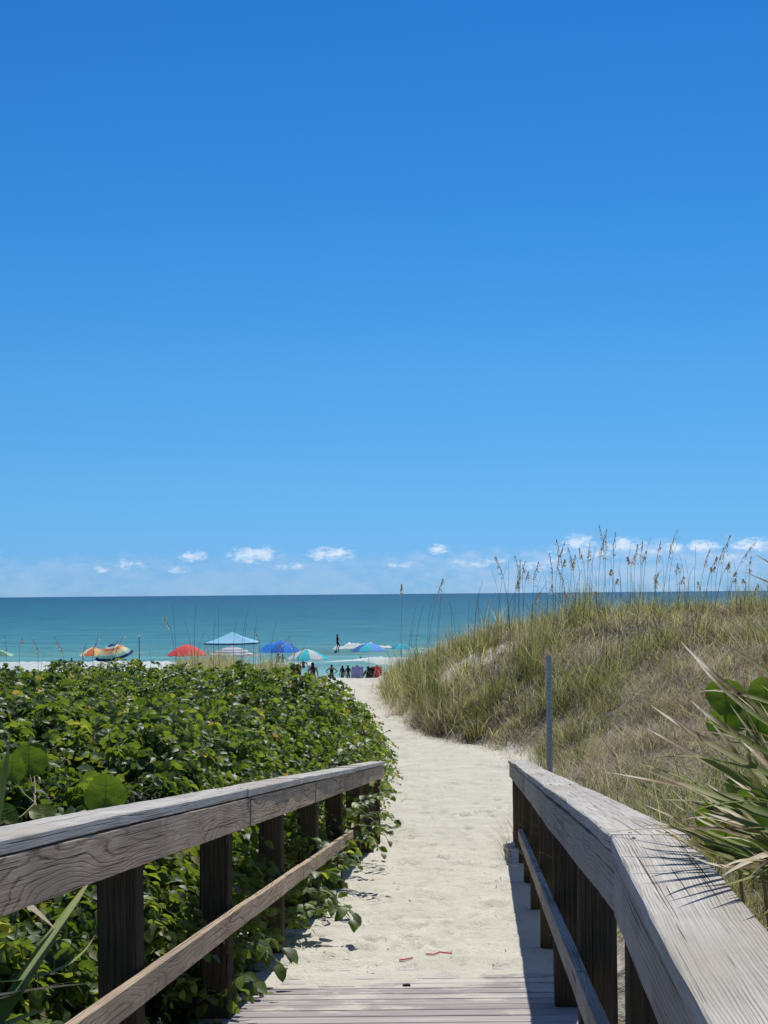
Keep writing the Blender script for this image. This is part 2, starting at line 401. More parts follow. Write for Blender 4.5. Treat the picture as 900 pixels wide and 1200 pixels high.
# ------------------------------------------------------------------ boards and railings
def board(name, p0, p1, w, h, mat, parent, wdir, seed=0, wob=.0025, step=.07, cham=.005, endcut=0.0):
    """plank from p0 to p1 (centre of its top face), width w along wdir, thickness h downwards; local x runs along the grain"""
    p0 = Vector(p0); p1 = Vector(p1); L = (p1 - p0).length
    ax = (p1 - p0).normalized(); wy = Vector(wdir); wy = (wy - ax * wy.dot(ax)).normalized(); uz = ax.cross(wy).normalized()
    if uz.z < 0: wy = -wy; uz = -uz
    n = max(2, int(L / step)); xx = np.linspace(0, L, n + 1)
    c = cham
    prof = [(-w/2 + c, 0), (-w/6, 0), (w/6, 0), (w/2 - c, 0), (w/2, -c), (w/2, -h/2), (w/2, -h + c), (w/2 - c, -h), (0, -h), (-w/2 + c, -h), (-w/2, -h + c), (-w/2, -h/2), (-w/2, -c)]
    k = len(prof)
    P = np.array(prof)
    V = np.zeros((n + 1, k, 3))
    V[:, :, 0] = xx[:, None]
    e1 = (vn(xx * 1.3, xx * 0 + 3, seed) - .5) * wob * 2.2 + (vn(xx * 6, xx * 0 + 5, seed) - .5) * wob
    e2 = (vn(xx * 1.3, xx * 0 + 8, seed + 2) - .5) * wob * 2.2 + (vn(xx * 6, xx * 0 + 11, seed + 2) - .5) * wob
    e3 = (vn(xx * .7, xx * 0 + 13, seed + 4) - .5) * wob * 1.5
    for q in range(k):
        V[:, q, 1] = P[q, 0] + (e1 if P[q, 0] > 0 else e2)
        V[:, q, 2] = P[q, 1] + e3 + (vn(xx * 9, xx * 0 + q * 2.7, seed + 7) - .5) * wob * .8
    ii = np.arange((n + 1) * k).reshape(n + 1, k)
    nxt = np.roll(ii, -1, axis=1)
    q = np.stack([ii[:-1], nxt[:-1], nxt[1:], ii[1:]], -1).reshape(-1, 4)
    V = V.reshape(-1, 3)
    # end caps as fans
    V = np.vstack([V, [[0, 0, -h/2], [L, 0, -h/2]]])
    a = len(V) - 2
    tr = [(a, ii[0][(j + 1) % k], ii[0][j]) for j in range(k)] + [(a + 1, ii[-1][j], ii[-1][(j + 1) % k]) for j in range(k)]
    o = obj_np(name, V, q[:, ::-1], np.array(tr)[:, ::-1], mat, None, None, smooth=False)
    mw = Matrix((ax, wy, uz)).transposed().to_4x4(); mw.translation = p0
    if parent is not None:
        o.parent = parent
        bpy.context.view_layer.update()
        o.matrix_local = parent_world[parent.name].inverted() @ mw
    else: o.matrix_world = mw
    return o
parent_world = {}
def root(name, loc, rz=0.0):
    e = empty(name, loc, rz)
    parent_world[e.name] = Matrix.Translation(Vector(loc)) @ Matrix.Rotation(rz, 4, 'Z')
    return e

def railing(side, label):
    X = (lambda D: XL(D)) if side < 0 else (lambda D: XR(D) + .04)     # inner face of the posts
    out = side                                                         # outward direction
    r = root('wooden_railing', (float(X(8)), 8.0, 3.9))
    tag(r, label, 'railing', 'railings along the boardwalk')
    zt = lambda D: float(deckz(D)) + 1.07
    wd = (1, -.062, 0)
    if side > 0: cuts = [-2.2, 1.1, 3.70, 7.97, 12.9, 15.6, 18.5]
    else: cuts = [-2.2, 1.5, 3.70, 7.75, 9.9, 14.2, 18.5]
    for i in range(len(cuts) - 1):
        a, c_ = cuts[i] + .003, cuts[i + 1] - .003
        # small misfits from board to board
        ja = random.uniform(-.007, .007); jb = random.uniform(-.006, .006)
        ix = lambda D: X(D) - out * .044
        pa = (ix(a) + out * .092 + ja, a, zt(a) + random.uniform(-.002, .003)); pc = (ix(c_) + out * .092 + ja + jb, c_, zt(c_) + random.uniform(-.002, .003))
        board('cap_rail', pa, pc, .184, .038, M['cap'], r, wd, seed=i * 3 + (7 if side > 0 else 60), wob=.0032, step=.03, cham=.004)
    for c_ in cuts[1:-1] + [cuts[-1] - .03]:
        for dD in (-.05, .06):
            for u_ in (.045, .14):
                D_ = c_ + dD * random.uniform(.8, 1.2)
                if D_ > 18.45: continue
                bm = bmesh.new(); bmesh.ops.create_uvsphere(bm, u_segments=10, v_segments=5, radius=.0055, matrix=Matrix.Diagonal((1, 1, .35, 1)))
                nh = obj_bm('nail_head', bm, M['rust'], r, True)
                nh.matrix_local = parent_world[r.name].inverted() @ Matrix.Translation((X(D_) - out * .044 + out * (u_ + random.uniform(-.006, .006)), D_, zt(D_) + .001))
    if side > 0: fc = [-2.2, 3.68, 7.96, 12.0, 14.9, 18.46]
    else: fc = [-2.2, 3.0, 7.85, 10.9, 13.2, 15.7, 18.46]
    fc2 = []
    for i in range(len(fc) - 1):
        a, c_ = fc[i] + .003, fc[i + 1] - .003
        for (s0, s1) in ([(a, 3.7), (3.703, c_)] if a < 3.6 < c_ - .3 else [(a, c_)]):
            j = random.uniform(-.003, .003)
            pa = (X(s0) - out * (.0205 + j), s0, zt(s0) - .046); pc = (X(s1) - out * (.0205 - j), s1, zt(s1) - .046)
            board('face_board', pa, pc, .036, .142, M['face'] if side < 0 else M['face_grey'], r, wd, seed=i * 5 + (9 if side > 0 else 80), wob=.0022, step=.04, cham=.003)
    mc = [-2.2, 2.1, 5.3, 9.4, 14.0] if side > 0 else [-2.2, 3.6, 7.9, 10.1, 14.0]
    for i in range(len(mc) - 1):
        a, c_ = mc[i] + .003, mc[i + 1] - .003
        for (s0, s1) in ([(a, 3.7), (3.703, c_)] if a < 3.6 < c_ - .3 else [(a, c_)]):
            j = random.uniform(-.006, .006)
            pa = (X(s0) - out * .021, s0, zt(s0) - .555 + j); pc = (X(s1) - out * .021, s1, zt(s1) - .555 - j * .5)
            board('mid_rail', pa, pc, .038, .095, M['face'] if side < 0 else M['face_grey'], r, wd, seed=i * 7 + (11 if side > 0 else 90), wob=.0014, step=.04, cham=.002)
    for i, D in enumerate([-1.9, .1, 1.9, 3.66, 5.6, 7.58, 9.55, 11.5, 13.5, 15.5, 17.2, 18.34]):
        if side < 0: D = D - .22
        top = zt(D) - .055 - (.008 if D > 3.7 else 0)
        x = X(D) + out * (.071)
        bot = float(deckz(D)) - 1.0
        board('post', (x, D, top), (x, D, bot), .138, .138, M['post'], r, (1, -.062, 0), seed=i * 11 + (3 if side > 0 else 50), wob=.004, cham=.008, step=.12)
        o = r.children[-1] if False else None
    return r

# posts are boards standing on end: the board() frame puts the profile below the line, so shift by half its depth
_board = board
def board(name, p0, p1, w, h, mat, parent, wdir, **k):
    if name == 'post':
        p0 = Vector(p0) + Vector((0, h / 2, 0)); p1 = Vector(p1) + Vector((0, h / 2, 0))
    return _board(name, p0, p1, w, h, mat, parent, wdir, **k)

railing(-1, 'weathered wooden railing left of the boardwalk, brown face board, shrubs growing through it')
railing(1, 'weathered grey wooden railing right of the boardwalk, wide cap beside the spiky leaves')

# deck planks: one surface (planks are its pattern)
V = []; Qd = []
D = -2.4; pi_ = 0
while D < 9.9:
    w_ = .154
    zz = float(deckz(D)) + random.uniform(-.0015, .0015)
    sl = -.094 * w_ if D > 3.7 else 0
    x0 = float(XL(D)) - .16 + random.uniform(-.012, .012); x1 = float(XR(D)) + .24 + random.uniform(-.012, .012)
    b0 = len(V)
    cr = .003
    cr = .006
    ring = [(0, -.036), (0, -cr), (cr, 0), (w_ - cr, 0), (w_, -cr), (w_, -.036)]
    for (x_) in (x0, x1):
        for (dy, dz) in ring: V.append((x_, D + dy, zz + dz + sl * dy / w_))
    for j in range(6):
        k_ = (j + 1) % 6
        Qd.append((b0 + j, b0 + k_, b0 + 6 + k_, b0 + 6 + j))
    Qd.append((b0, b0 + 1, b0 + 4, b0 + 5)); Qd.append((b0 + 1, b0 + 2, b0 + 3, b0 + 4))
    Qd.append((b0 + 6, b0 + 11, b0 + 10, b0 + 7)); Qd.append((b0 + 7, b0 + 10, b0 + 9, b0 + 8))
    D += w_ + .013
    pi_ += 1
m, t, b = new_mat('grey_decking')
tc = t.add('ShaderNodeTexCoord').outputs['Object']
sp = t.add('ShaderNodeSeparateXYZ', Vector=tc)
row = t.m('FLOOR', t.m('DIVIDE', t.m('ADD', sp.outputs[1], 2.4), .167))
wn = t.n.new('ShaderNodeTexWhiteNoise'); wn.noise_dimensions = '1D'; t.set(wn.inputs['W'], row)
gr = t.noise(t.add('ShaderNodeMapping', Vector=tc, Scale=(2.5, 60, 60)).outputs[0], 1.0, 4, .6)
c = t.ramp(gr, [(.25, (.24, .218, .208)), (.5, (.38, .352, .338)), (.75, (.50, .47, .45))])
c = t.mix(1.0, c, t.ramp(wn.outputs[0], [(0, (.82, .78, .8)), (1, (1.1, 1.1, 1.1))]), 'MULTIPLY')
nb = t.noise(t.add('ShaderNodeMapping', Vector=tc, Scale=(2.2, 3.6, 1)).outputs[0], 1.0, 6, .68)
thr = t.m('SUBTRACT', .70, t.m('MULTIPLY', t.smooth(sp.outputs[1], 6.5, 9.0), .28))
drift = t.smooth(nb, t.m('SUBTRACT', thr, .05), t.m('ADD', thr, .07))
c = t.mix(t.m('MULTIPLY', drift, .8), c, (.57, .54, .475))
t.set(b.inputs['Base Color'], c); b.inputs['Roughness'].default_value = .85; b.inputs['Specular IOR Level'].default_value = .2
t.set(b.inputs['Normal'], t.add('ShaderNodeBump', Strength=.5, Distance=.004, Height=t.m('ADD', gr, drift)).outputs[0])
dk = obj_np('boardwalk_deck', V, Qd, None, m, None, None, smooth=False)
tag(dk, 'grey plank boardwalk ramp dusted with drifted sand', 'boardwalk', kind='structure')
# joists under the deck, part of the deck
for xo in (.0, .72, 1.5):
    o = _board('joist', (float(XL(-2.2)) + xo, -2.2, 4.36 - .04), (float(XL(3.7)) + xo, 3.7, 4.36 - .04), .045, .19, M['post'], None, (1, 0, 0), step=1.0)
    o.parent = dk
    o = _board('joist', (float(XL(3.7)) + xo, 3.7, 4.36 - .04), (float(XL(9.9)) + xo, 9.9, float(deckz(9.9)) - .04), .045, .19, M['post'], None, (1, 0, 0), step=1.0)
    o.parent = dk

# ------------------------------------------------------------------ leaves
def unit(v): return v / np.maximum(np.linalg.norm(v, axis=-1, keepdims=True), 1e-9)
def leaf_arrays(P, Dr, Nm, Ln, Wd, fold=.25, droop=.25):
    """P base points, Dr leaf direction, Nm approx normal -> folded leaf blades, 9 verts each"""
    N = len(P); Dr = unit(Dr); Sd = unit(np.cross(Dr, Nm)); Nm = unit(np.cross(Sd, Dr))
    prof = [(0, 0, 0), (.45, 0, 0), (1.0, 0, -droop), (.18, -.36, fold * .36), (.50, -.5, fold * .5), (.82, -.30, fold * .3 - droop * .6), (.18, .36, fold * .36), (.50, .5, fold * .5), (.82, .30, fold * .3 - droop * .6)]
    V = np.zeros((N, 9, 3))
    for i, (a, s_, u) in enumerate(prof):
        V[:, i] = P + Dr * (a * Ln)[:, None] + Sd * (s_ * Wd)[:, None] + Nm * (u * Wd)[:, None]
    b = (np.arange(N) * 9)[:, None]
    q = np.concatenate([b + [0, 3, 4, 1], b + [1, 4, 5, 2], b + [0, 1, 7, 6], b + [1, 2, 8, 7]])
    return V.reshape(-1, 3), q

def sprays(P, Dv, nl, Ltw, leafL, r, arch=.5, col=None):
    """leafy twigs: base P, direction Dv; nl alternating leaves along each arching twig"""
    N = len(P); Dv = unit(Dv)
    side = unit(np.cross(Dv, np.array([0, 0, 1.]) + r.normal(0, .25, (N, 3))))
    Ps = []; Ds = []; Ns = []; Ls = []; Cs = []
    up = unit(np.cross(side, Dv))
    cc = r.random(N) if col is None else col
    for k in range(nl):
        tt = (k + 1) / nl
        c = P + Dv * (Ltw * tt)[:, None]; c[:, 2] -= arch * Ltw * tt ** 2
        tan = Dv.copy(); tan[:, 2] -= 2 * arch * tt; tan = unit(tan)
        sgn = 1 if k % 2 else -1
        if k == nl - 1: d = tan
        else: d = unit(side * sgn + tan * r.uniform(.3, .9, N)[:, None] + r.normal(0, .22, (N, 3)) + np.array([0, 0, -.25]))
        Ps.append(c); Ds.append(d); Ns.append(unit(up + r.normal(0, .35, (N, 3)))); Ls.append(leafL * r.uniform(.75, 1.15, N) * (1 - .25 * tt))
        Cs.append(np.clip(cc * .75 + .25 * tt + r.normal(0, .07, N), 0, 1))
    ssc = np.tile(r.choice([.7, .85, 1.0, 1.15, 1.4], N), nl)
    P_ = np.concatenate(Ps); L_ = np.concatenate(Ls) * ssc; C_ = np.concatenate(Cs)
    V, q = leaf_arrays(P_, np.concatenate(Ds), np.concatenate(Ns), L_, L_ * .70)
    # twig ribbons (thin three-sided)
    seg = 3; TV = []; TQ = []
    rad = .0022
    for j in range(seg + 1):
        tt = j / seg
        c = P + Dv * (Ltw * tt)[:, None]; c[:, 2] -= arch * Ltw * tt ** 2
        for a in range(3):
            an = a * 2.094
            TV.append(c + side * (math.cos(an) * rad) + up * (math.sin(an) * rad))
    TV = np.stack(TV, 1).reshape(-1, 3)
    b = (np.arange(N) * 3 * (seg + 1))[:, None]
    for j in range(seg):
        for a in range(3):
            a2 = (a + 1) % 3
            TQ.append(b + [j * 3 + a, j * 3 + a2, (j + 1) * 3 + a2, (j + 1) * 3 + a])
    return V, q, np.repeat(C_, 9), TV, np.concatenate(TQ)

def shrub_top(X, D):
    t_ = np.interp(D, [2, 5, 8, 12, 16, 20, 25, 30, 33, 36], [4.87, 4.95, 5.02, 5.0, 4.96, 4.88, 4.72, 4.48, 4.1, 3.7])
    g_ = land(X, D)
    d = lbr(D) - X
    k = 1 - np.exp(-np.maximum(d + .06, 0) / np.interp(D, [19, 24, 27, 29.5], [.2, .30, .60, 1.3]))
    far = 1 - sm(29, 35, D + (fbm(X * .5, D * .1, 71) - .5) * 4)
    lum = (fbm(X * .8, D * .6, 61, 2) - .5) * .85 + (fbm(X * 2.2, D * 1.8, 64, 2) - .5) * .5
    top = g_ + (t_ - g_) * k * (.25 + .75 * far) + lum * k * sm(0, .6, d) * .85
    v_ = fbm(X * 1.15, D * .85, 67, 2); top = top - .42 * np.exp(-((v_ - .5) / .045) ** 2) * k * sm(.1, .7, d)
    v_ = fbm(X * 2.4, D * 1.9, 69, 2); top = top - .20 * np.exp(-((v_ - .5) / .05) ** 2) * k * sm(.1, .6, d)
    top = np.maximum(top, g_)
    return g_, top

def scatter_shrub(r, n, dr, xl_extra, depth, nl, leafL, seed=0):
    D = r.uniform(dr[0], dr[1], n)
    lb = lbr(D); xl = -.245 * D - xl_extra
    X = xl + (lb - xl) * r.random(n)
    g_, top = shrub_top(X, D)
    d = lb - X
    h = top - g_
    ex = r.exponential(depth, n)
    # near the edges leaves clothe the whole side
    edge = r.random(n) < np.exp(-d / .35) * .8
    dep = np.where(edge, r.random(n) * h, np.minimum(ex, h * .95))
    z = top - dep - leafL * .6
    keep = (h > .12) & ~((X > XL(D) - .22) & (D < 18.6) & (z > deckz(D) + .9))
    keep &= ~((X > XL(D) - .12) & (D < 14)) & ~((D < 7) & (X > XL(D) - .34))
    # gaps
    gap = fbm(X * 1.9, D * 1.5, 81, 2)
    keep &= (gap > .45) | (r.random(n) < .10)
    X, D, z, d = X[keep], D[keep], z[keep], d[keep]
    n = len(X)
    P = np.stack([X, D, z], -1)
    dirv = r.normal(0, 1, (n, 3)); dirv[:, 2] = np.abs(dirv[:, 2]) * .5 + .35
    dirv[:, 1] -= .25; dirv[:, 0] += np.exp(-d / .4) * .9
    Lt = r.uniform(.14, .30, n)
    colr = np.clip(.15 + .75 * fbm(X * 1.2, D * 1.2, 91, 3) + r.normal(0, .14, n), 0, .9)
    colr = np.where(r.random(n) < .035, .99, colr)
    return sprays(P, dirv, nl, Lt, leafL, r, .55, colr)

def join(parts):
    Vs, Qs, As = [], [], []; o = 0
    for V, q, a in parts:
        Vs.append(V); Qs.append(q + o); As.append(a); o += len(V)
    return np.concatenate(Vs), np.concatenate(Qs), np.concatenate(As)
r1 = np.random.default_rng(11)
P1 = scatter_shrub(r1, 12500, (4.2, 11), 1.0, .17, 8, .068)
P2 = scatter_shrub(r1, 15000, (11, 20), 1.2, .17, 8, .070)
P3 = scatter_shrub(r1, 15500, (20, 34.5), 1.5, .17, 7, .080)
V, q, a = join([(p[0], p[1], p[2]) for p in (P1, P2, P3)])
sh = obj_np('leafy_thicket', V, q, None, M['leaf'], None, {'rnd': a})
tag(sh, 'dense knee to chest high green leafy thicket left of the sand path', 'thicket', kind='stuff')
V, q, a = join([(p[3], p[4], np.zeros(len(p[3]))) for p in (P1, P2, P3)])
tw = obj_np('twigs', V, q, None, M['twig'], sh)

# stems under the thicket
def tube_arrays(lines, rads, k=5):
    Vs = []; Qs = []; o = 0
    for pts, rd in zip(lines, rads):
        pts = np.asarray(pts, float); n = len(pts)
        tan = np.gradient(pts, axis=0); tan = unit(tan)
        ref = np.array([0., 0, 1.]) if abs(tan[0][2]) < .9 else np.array([1., 0, 0])
        s_ = unit(np.cross(tan, ref)); u_ = np.cross(s_, tan)
        rr = np.broadcast_to(np.asarray(rd, float), (n,))
        ang = np.arange(k) * 2 * math.pi / k
        ring = pts[:, None] + (s_[:, None] * np.cos(ang)[None, :, None] + u_[:, None] * np.sin(ang)[None, :, None]) * rr[:, None, None]
        Vs.append(ring.reshape(-1, 3))
        ii = np.arange(n * k).reshape(n, k); nx_ = np.roll(ii, -1, 1)
        Qs.append(np.stack([ii[:-1], nx_[:-1], nx_[1:], ii[1:]], -1).reshape(-1, 4) + o); o += n * k
    return np.concatenate(Vs), np.concatenate(Qs)
lines = []; rads = []
for _ in range(800):
    D = r1.uniform(4.3, 32); X = r1.uniform(-.245 * D - 1, lbr(D) - (.55 if D > 14 else .75))
    g_, tp = shrub_top(np.array(X), np.array(D)); g_ = float(g_); tp = float(tp)
    if tp - g_ < .3: continue
    ex = min(.25, r1.normal(-.05, .2)); ey = r1.normal(0, .2)
    lines.append([(X, D, g_ - .03), (X + ex * .3, D + ey * .3, g_ + (tp - g_) * .35), (X + ex * .8, D + ey * .7, g_ + (tp - g_) * .65), (X + ex, D + ey, tp - .08)])
    rads.append([.014, .011, .008, .003])
V, q = tube_arrays(lines, rads)
obj_np('stems', V, q, None, M['twig'], sh)

# individual branches creeping out of the thicket through the left railing
def creeping_branch(pts, nl, leafL, label, seed):
    r = np.random.default_rng(seed)
    pts = [Vector(p) for p in pts]
    o = root('trailing_branch', pts[0])
    tag(o, label, 'branch', 'branches reaching out of the thicket')
    base_ = np.array(pts[0])
    # polyline sampling
    P = np.array([p for p in pts]); seg = np.linalg.norm(np.diff(P, axis=0), axis=1); cum = np.concatenate([[0], np.cumsum(seg)])
    tt = np.linspace(0, cum[-1], nl + 2)
    C = np.stack([np.interp(tt, cum, P[:, k]) for k in range(3)], -1)
    C[1:-1] += r.normal(0, .004, (nl, 3))
    tan = unit(np.gradient(C, axis=0)); side = unit(np.cross(tan, np.array([0, 0, 1.])))
    Pl = []; Dl = []; Nl = []; Ll = []; Cl = []; lines_ = []
    C0 = C.copy()
    for v_ in range(4):
        f_ = np.linspace(0, 1, len(C0))[:, None]
        off = np.array([r.normal(0, .10), r.normal(0, .16), r.uniform(-.10, .12)]) if v_ else np.zeros(3)
        C = C0 * 1.0 + off * np.clip(f_ * 1.5, 0, 1) - (np.array([0, 0, .10]) * f_ ** 2 if v_ == 2 else 0)
        if v_: C = C[: max(4, int(len(C) * r.uniform(.6, 1)))]
        nl_ = len(C) - 2
        gl = surf(C[:, 0], C[:, 1]) + .03; C[:, 2] = np.maximum(C[:, 2], gl)
        lines_.append(C)
        tan = unit(np.gradient(C, axis=0)); side = unit(np.cross(tan, np.array([0, 0, 1.])))
        for k in range(1, nl_ + 2):
            for sg in (-1, 1):
                if r.random() < .08: continue
                if k == nl_ + 1: d = tan[k] + r.normal(0, .1, 3)
                else: d = side[k] * sg * .8 + tan[k] * .5 + np.array([0, 0, -.3]) + r.normal(0, .14, 3)
                Pl.append(C[k] - base_ * 0); Dl.append(d); Nl.append(np.array([0, -.1, 1.]) + r.normal(0, .3, 3)); Ll.append(leafL * r.uniform(.7, 1.15)); Cl.append(np.clip(r.normal(.5, .22), 0, .9))
    Ll = np.array(Ll)
    V, q = leaf_arrays(np.array(Pl), np.array(Dl), np.array(Nl), Ll, Ll * .66, .22, .35)
    obj_np('foliage', V - base_, q, None, M['leaf'], o, {'rnd': np.repeat(Cl, 9)})
    V, q = tube_arrays(lines_, [np.linspace(.006, .002, len(c_)) for c_ in lines_])
    obj_np('stem', V - base_, q, None, M['twig'], o)
    return o
BR = [
 ([(395,1000,15.5),(415,960,15.2),(440,950,15.0),(462,962,14.8)], 9, .08, 'dense leafy branch curling over the sand right beside the last left post'),
 ([(400,990,15.8),(425,975,15.5),(440,985,15.2),(448,1000,15.0)], 8, .08, 'leafy branch resting on the sand under the end of the left cap rail'),
 ([(390,960,16.4),(415,930,16.2),(438,915,16.0),(455,925,15.9)], 8, .08, 'leafy branch pushing between the last two left posts'),
 ([(352,1075,11.4),(380,1060,11.2),(400,1062,11.0),(415,1075,10.9)], 7, .08, 'low leafy branch with its shadow on the sand near the fourth left post'),
 ([(370,985,14.0),(400,955,13.6),(432,930,13.2),(458,935,12.9)], 9, .085, 'leafy branch poking past the end of the left rail, highest over the sand'),
 ([(375,1000,13.6),(405,975,13.2),(435,955,12.9),(455,985,12.6)], 8, .085, 'leafy branch drooping to the sand just below the end of the left mid rail'),
 ([(340,1030,12.6),(370,1010,12.2),(400,1000,12.0),(420,1015,11.8)], 8, .08, 'leafy branch lying low between the far posts of the left railing'),
 ([(300,1060,10.6),(335,1045,10.3),(370,1040,10.1),(385,1052,10.0)], 7, .10, 'large leaved sprig hanging under the left mid rail'),
 ([(330,1085,10.4),(360,1070,10.1),(390,1062,9.9),(410,1078,9.8)], 8, .09, 'long leafy branch stretched over the sand left of the ribbon'),
 ([(255,1110,8.6),(285,1100,8.3),(310,1105,8.1),(325,1130,8.0)], 5, .11, 'sprig with large yellow green leaves beside the second left post'),
 ([(240,1165,7.9),(262,1150,7.6),(285,1142,7.5),(298,1152,7.4)], 5, .10, 'lowest sprig touching the planks at the left edge of the deck'),
 ([(380,905,15.5),(410,885,15.3),(435,865,15.0),(452,858,14.9)], 8, .09, 'leafy branch arching out above the far end of the left cap rail'),
 ([(300,1000,11.6),(330,985,11.3),(350,975,11.1),(372,985,11.0)], 7, .08, 'leafy branch behind the third left post'),
 ([(340,960,15.5),(375,945,15.2),(400,930,15.0),(430,938,14.7)], 8, .085, 'leafy branch filling the gap between the last left posts'),
]
for i, (pp, nl, ll, lab) in enumerate(BR):
    creeping_branch([at(*p) for p in pp], nl, ll, lab, 200 + i)

# ------------------------------------------------------------------ round sea grape leaves
def round_leaf(name, c, nrm, rad, parent, base_, seed, stemto=None):
    r = random.Random(seed); nrm = Vector(nrm).normalized()
    a = nrm.orthogonal().normalized(); b_ = nrm.cross(a)
    dn = Vector((0, 0, -1)); dn = (dn - nrm * dn.dot(nrm)); dn = dn.normalized() if dn.length > .1 else a
    sd = nrm.cross(dn)
    V = [Vector(c)]; n = 28; rings = 4
    for k in range(1, rings + 1):
        for j in range(n):
            an = j / n * 2 * math.pi
            rr = rad * k / rings * (1 + .05 * math.sin(3 * an + seed) - .22 * math.exp(-((min(an, 2 * math.pi - an)) / .25) ** 2) + (.03 * math.sin(11 * an) if k == rings else 0))
            vein = .06 * rad * math.cos(an * 5) * (k / rings)
            V.append(Vector(c) + (dn * math.cos(an) + sd * math.sin(an) * 1.08) * rr + nrm * (.12 * rad * (k / rings) ** 2 + vein * .4))
    T = [(0, 1 + j, 1 + (j + 1) % n) for j in range(n)]; Qq = []
    for k in range(rings - 1):
        for j in range(n):
            Qq.append((1 + k * n + j, 1 + (k + 1) * n + j, 1 + (k + 1) * n + (j + 1) % n, 1 + k * n + (j + 1) % n))
    Vn = np.array([tuple(v - base_) for v in V])
    o = obj_np(name, Vn, Qq, T, M['bigleaf'], parent, {'rnd': np.full(len(V), r.random())})
    # veins as a sub-part, raised ribs
    ln = []; rd = []
    h = Vector(c) + dn * rad * .72
    ap_ = Vector(c) - dn * rad * .88 + nrm * .12 * rad
    ln.append([tuple(h - base_), tuple(Vector(c) + nrm * .012 * rad - base_), tuple(ap_ - base_)]); rd.append([rad * .028, rad * .02, rad * .008])
    for q_ in (.02, .25, .5, .72):
        st_ = h.lerp(ap_, q_)
        for sg in (-1, 1):
            an = 1.25 - q_ * .75
            tip = Vector(c) + (-dn * math.cos(an + .45 * (1 - q_)) + sd * sg * math.sin(an + .45 * (1 - q_))) * rad * .86 + nrm * .11 * rad
            mid = st_.lerp(tip, .5) + nrm * (.0) - dn * rad * -.03
            ln.append([tuple(st_ + nrm * .01 * rad - base_), tuple(mid - base_ + nrm * .01 * rad), tuple(tip - base_)]); rd.append([rad * .014, rad * .01, rad * .005])
    Vv, qv = tube_arrays(ln, rd, 4)
    obj_np('vein', Vv, qv, None, M['vein'], o)
    return o
M['vein'] = plain('leaf_vein', (.26, .20, .07), .5)
def grape(label, leaves, rootp):
    rp = Vector(rootp)
    o = root('sea_grape', rp); tag(o, label, 'sea grape plant', 'sea grape plants with round leaves')
    cs = [at(l_[0], l_[1], l_[2]) for l_ in leaves]
    cen = sum(cs, Vector()) / len(cs); hubp = cen - rp + Vector((.03, .07, -.10))
    ln = [[(0, 0, -.03), tuple(hubp * .5 + Vector((.04, .02, 0))), tuple(hubp)]]; rd = [[.010, .008, .005]]
    for i, (px, py, D, rad, nrm) in enumerate(leaves):
        c = cs[i]
        round_leaf('leaf', c, nrm, rad, o, rp, i * 3 + int(px))
        e_ = c - rp + Vector((0, .008, -rad * .7))
        ln.append([tuple(hubp), tuple((hubp + e_) / 2 + Vector((0, .02, -.015))), tuple(e_)]); rd.append([.004, .003, .002])
    Vv, qv = tube_arrays(ln, rd)
    obj_np('stem', Vv, qv, None, M['vein'], o)
def gz(X, D): return float(surf(np.array(X), np.array(D)))
grape('single round sea grape leaf standing just above the left cap rail', [(124, 931, 6.4, .080, (.05, -1, .35))], (-1.15, 6.7, gz(-1.15, 6.7)))
grape('cluster of round sea grape leaves at the left edge of the thicket', [(34, 893, 6.8, .072, (.3, -1, .3)), (14, 902, 6.7, .066, (-.3, -1, .3)), (38, 884, 7.0, .055, (.1, -1, .9)), (50, 953, 6.1, .05, (0, -.6, 1)), (5, 955, 6.2, .05, (.3, -.8, .6))], (-1.6, 6.9, gz(-1.6, 6.9)))
grape('round sea grape leaves glowing behind the upper spiky leaves on the right', [(850, 818, 4.9, .062, (.2, -1, .4)), (876, 836, 4.9, .068, (-.2, -1, .3)), (842, 848, 5.0, .045, (.4, -1, .2)), (898, 812, 4.8, .05, (-.4, -1, .4)), (890, 858, 4.9, .04, (0, -1, .5))], (1.25, 5.0, gz(1.25, 5.0)))
grape('round sea grape leaves low among the spiky leaves beside the right cap rail', [(850, 948, 4.4, .05, (.2, -1, .5)), (835, 960, 4.5, .05, (.1, -1, .2)), (882, 950, 4.4, .06, (-.2, -1, .3)), (842, 985, 4.4, .045, (.2, -1, .2)), (880, 990, 4.3, .05, (0, -1, .3)), (862, 925, 4.6, .035, (.3, -.7, .6))], (1.08, 4.6, gz(1.08, 4.6)))

# ------------------------------------------------------------------ spiky rosette plants
m, t, b = new_mat('spiky_leaf')
a = t.add('ShaderNodeAttribute', props={'attribute_name': 'along'}).outputs['Fac']
rr_ = t.add('ShaderNodeAttribute', props={'attribute_name': 'rnd'}).outputs['Fac']
tc = t.add('ShaderNodeTexCoord').outputs['Object']
nz = t.noise(tc, 14, 3)
pos = t.m('ADD', t.m('MULTIPLY', t.m('SUBTRACT', nz, .5), .4), t.m('ADD', a, t.m('MULTIPLY', t.m('SUBTRACT', rr_, .5), .7)))
c = t.ramp(pos, [(0, (.09, .16, .03)), (.5, (.24, .29, .07)), (.68, (.34, .30, .12)), (.76, (.12, .07, .03)), (.86, (.38, .28, .15)), (.94, (.72, .62, .42)), (1.0, (.78, .70, .52))])
t.set(b.inputs['Base Color'], c); b.inputs['Roughness'].default_value = .6; b.inputs['Specular IOR Level'].default_value = .2
tr = t.add('ShaderNodeBsdfTranslucent', Color=c)
mx = t.add('ShaderNodeMixShader', Fac=.3, i1=b.outputs[0], i2=tr.outputs[0])
t.l.new(mx.outputs[0], t.n['Material Output'].inputs[0])
M['spike'] = m
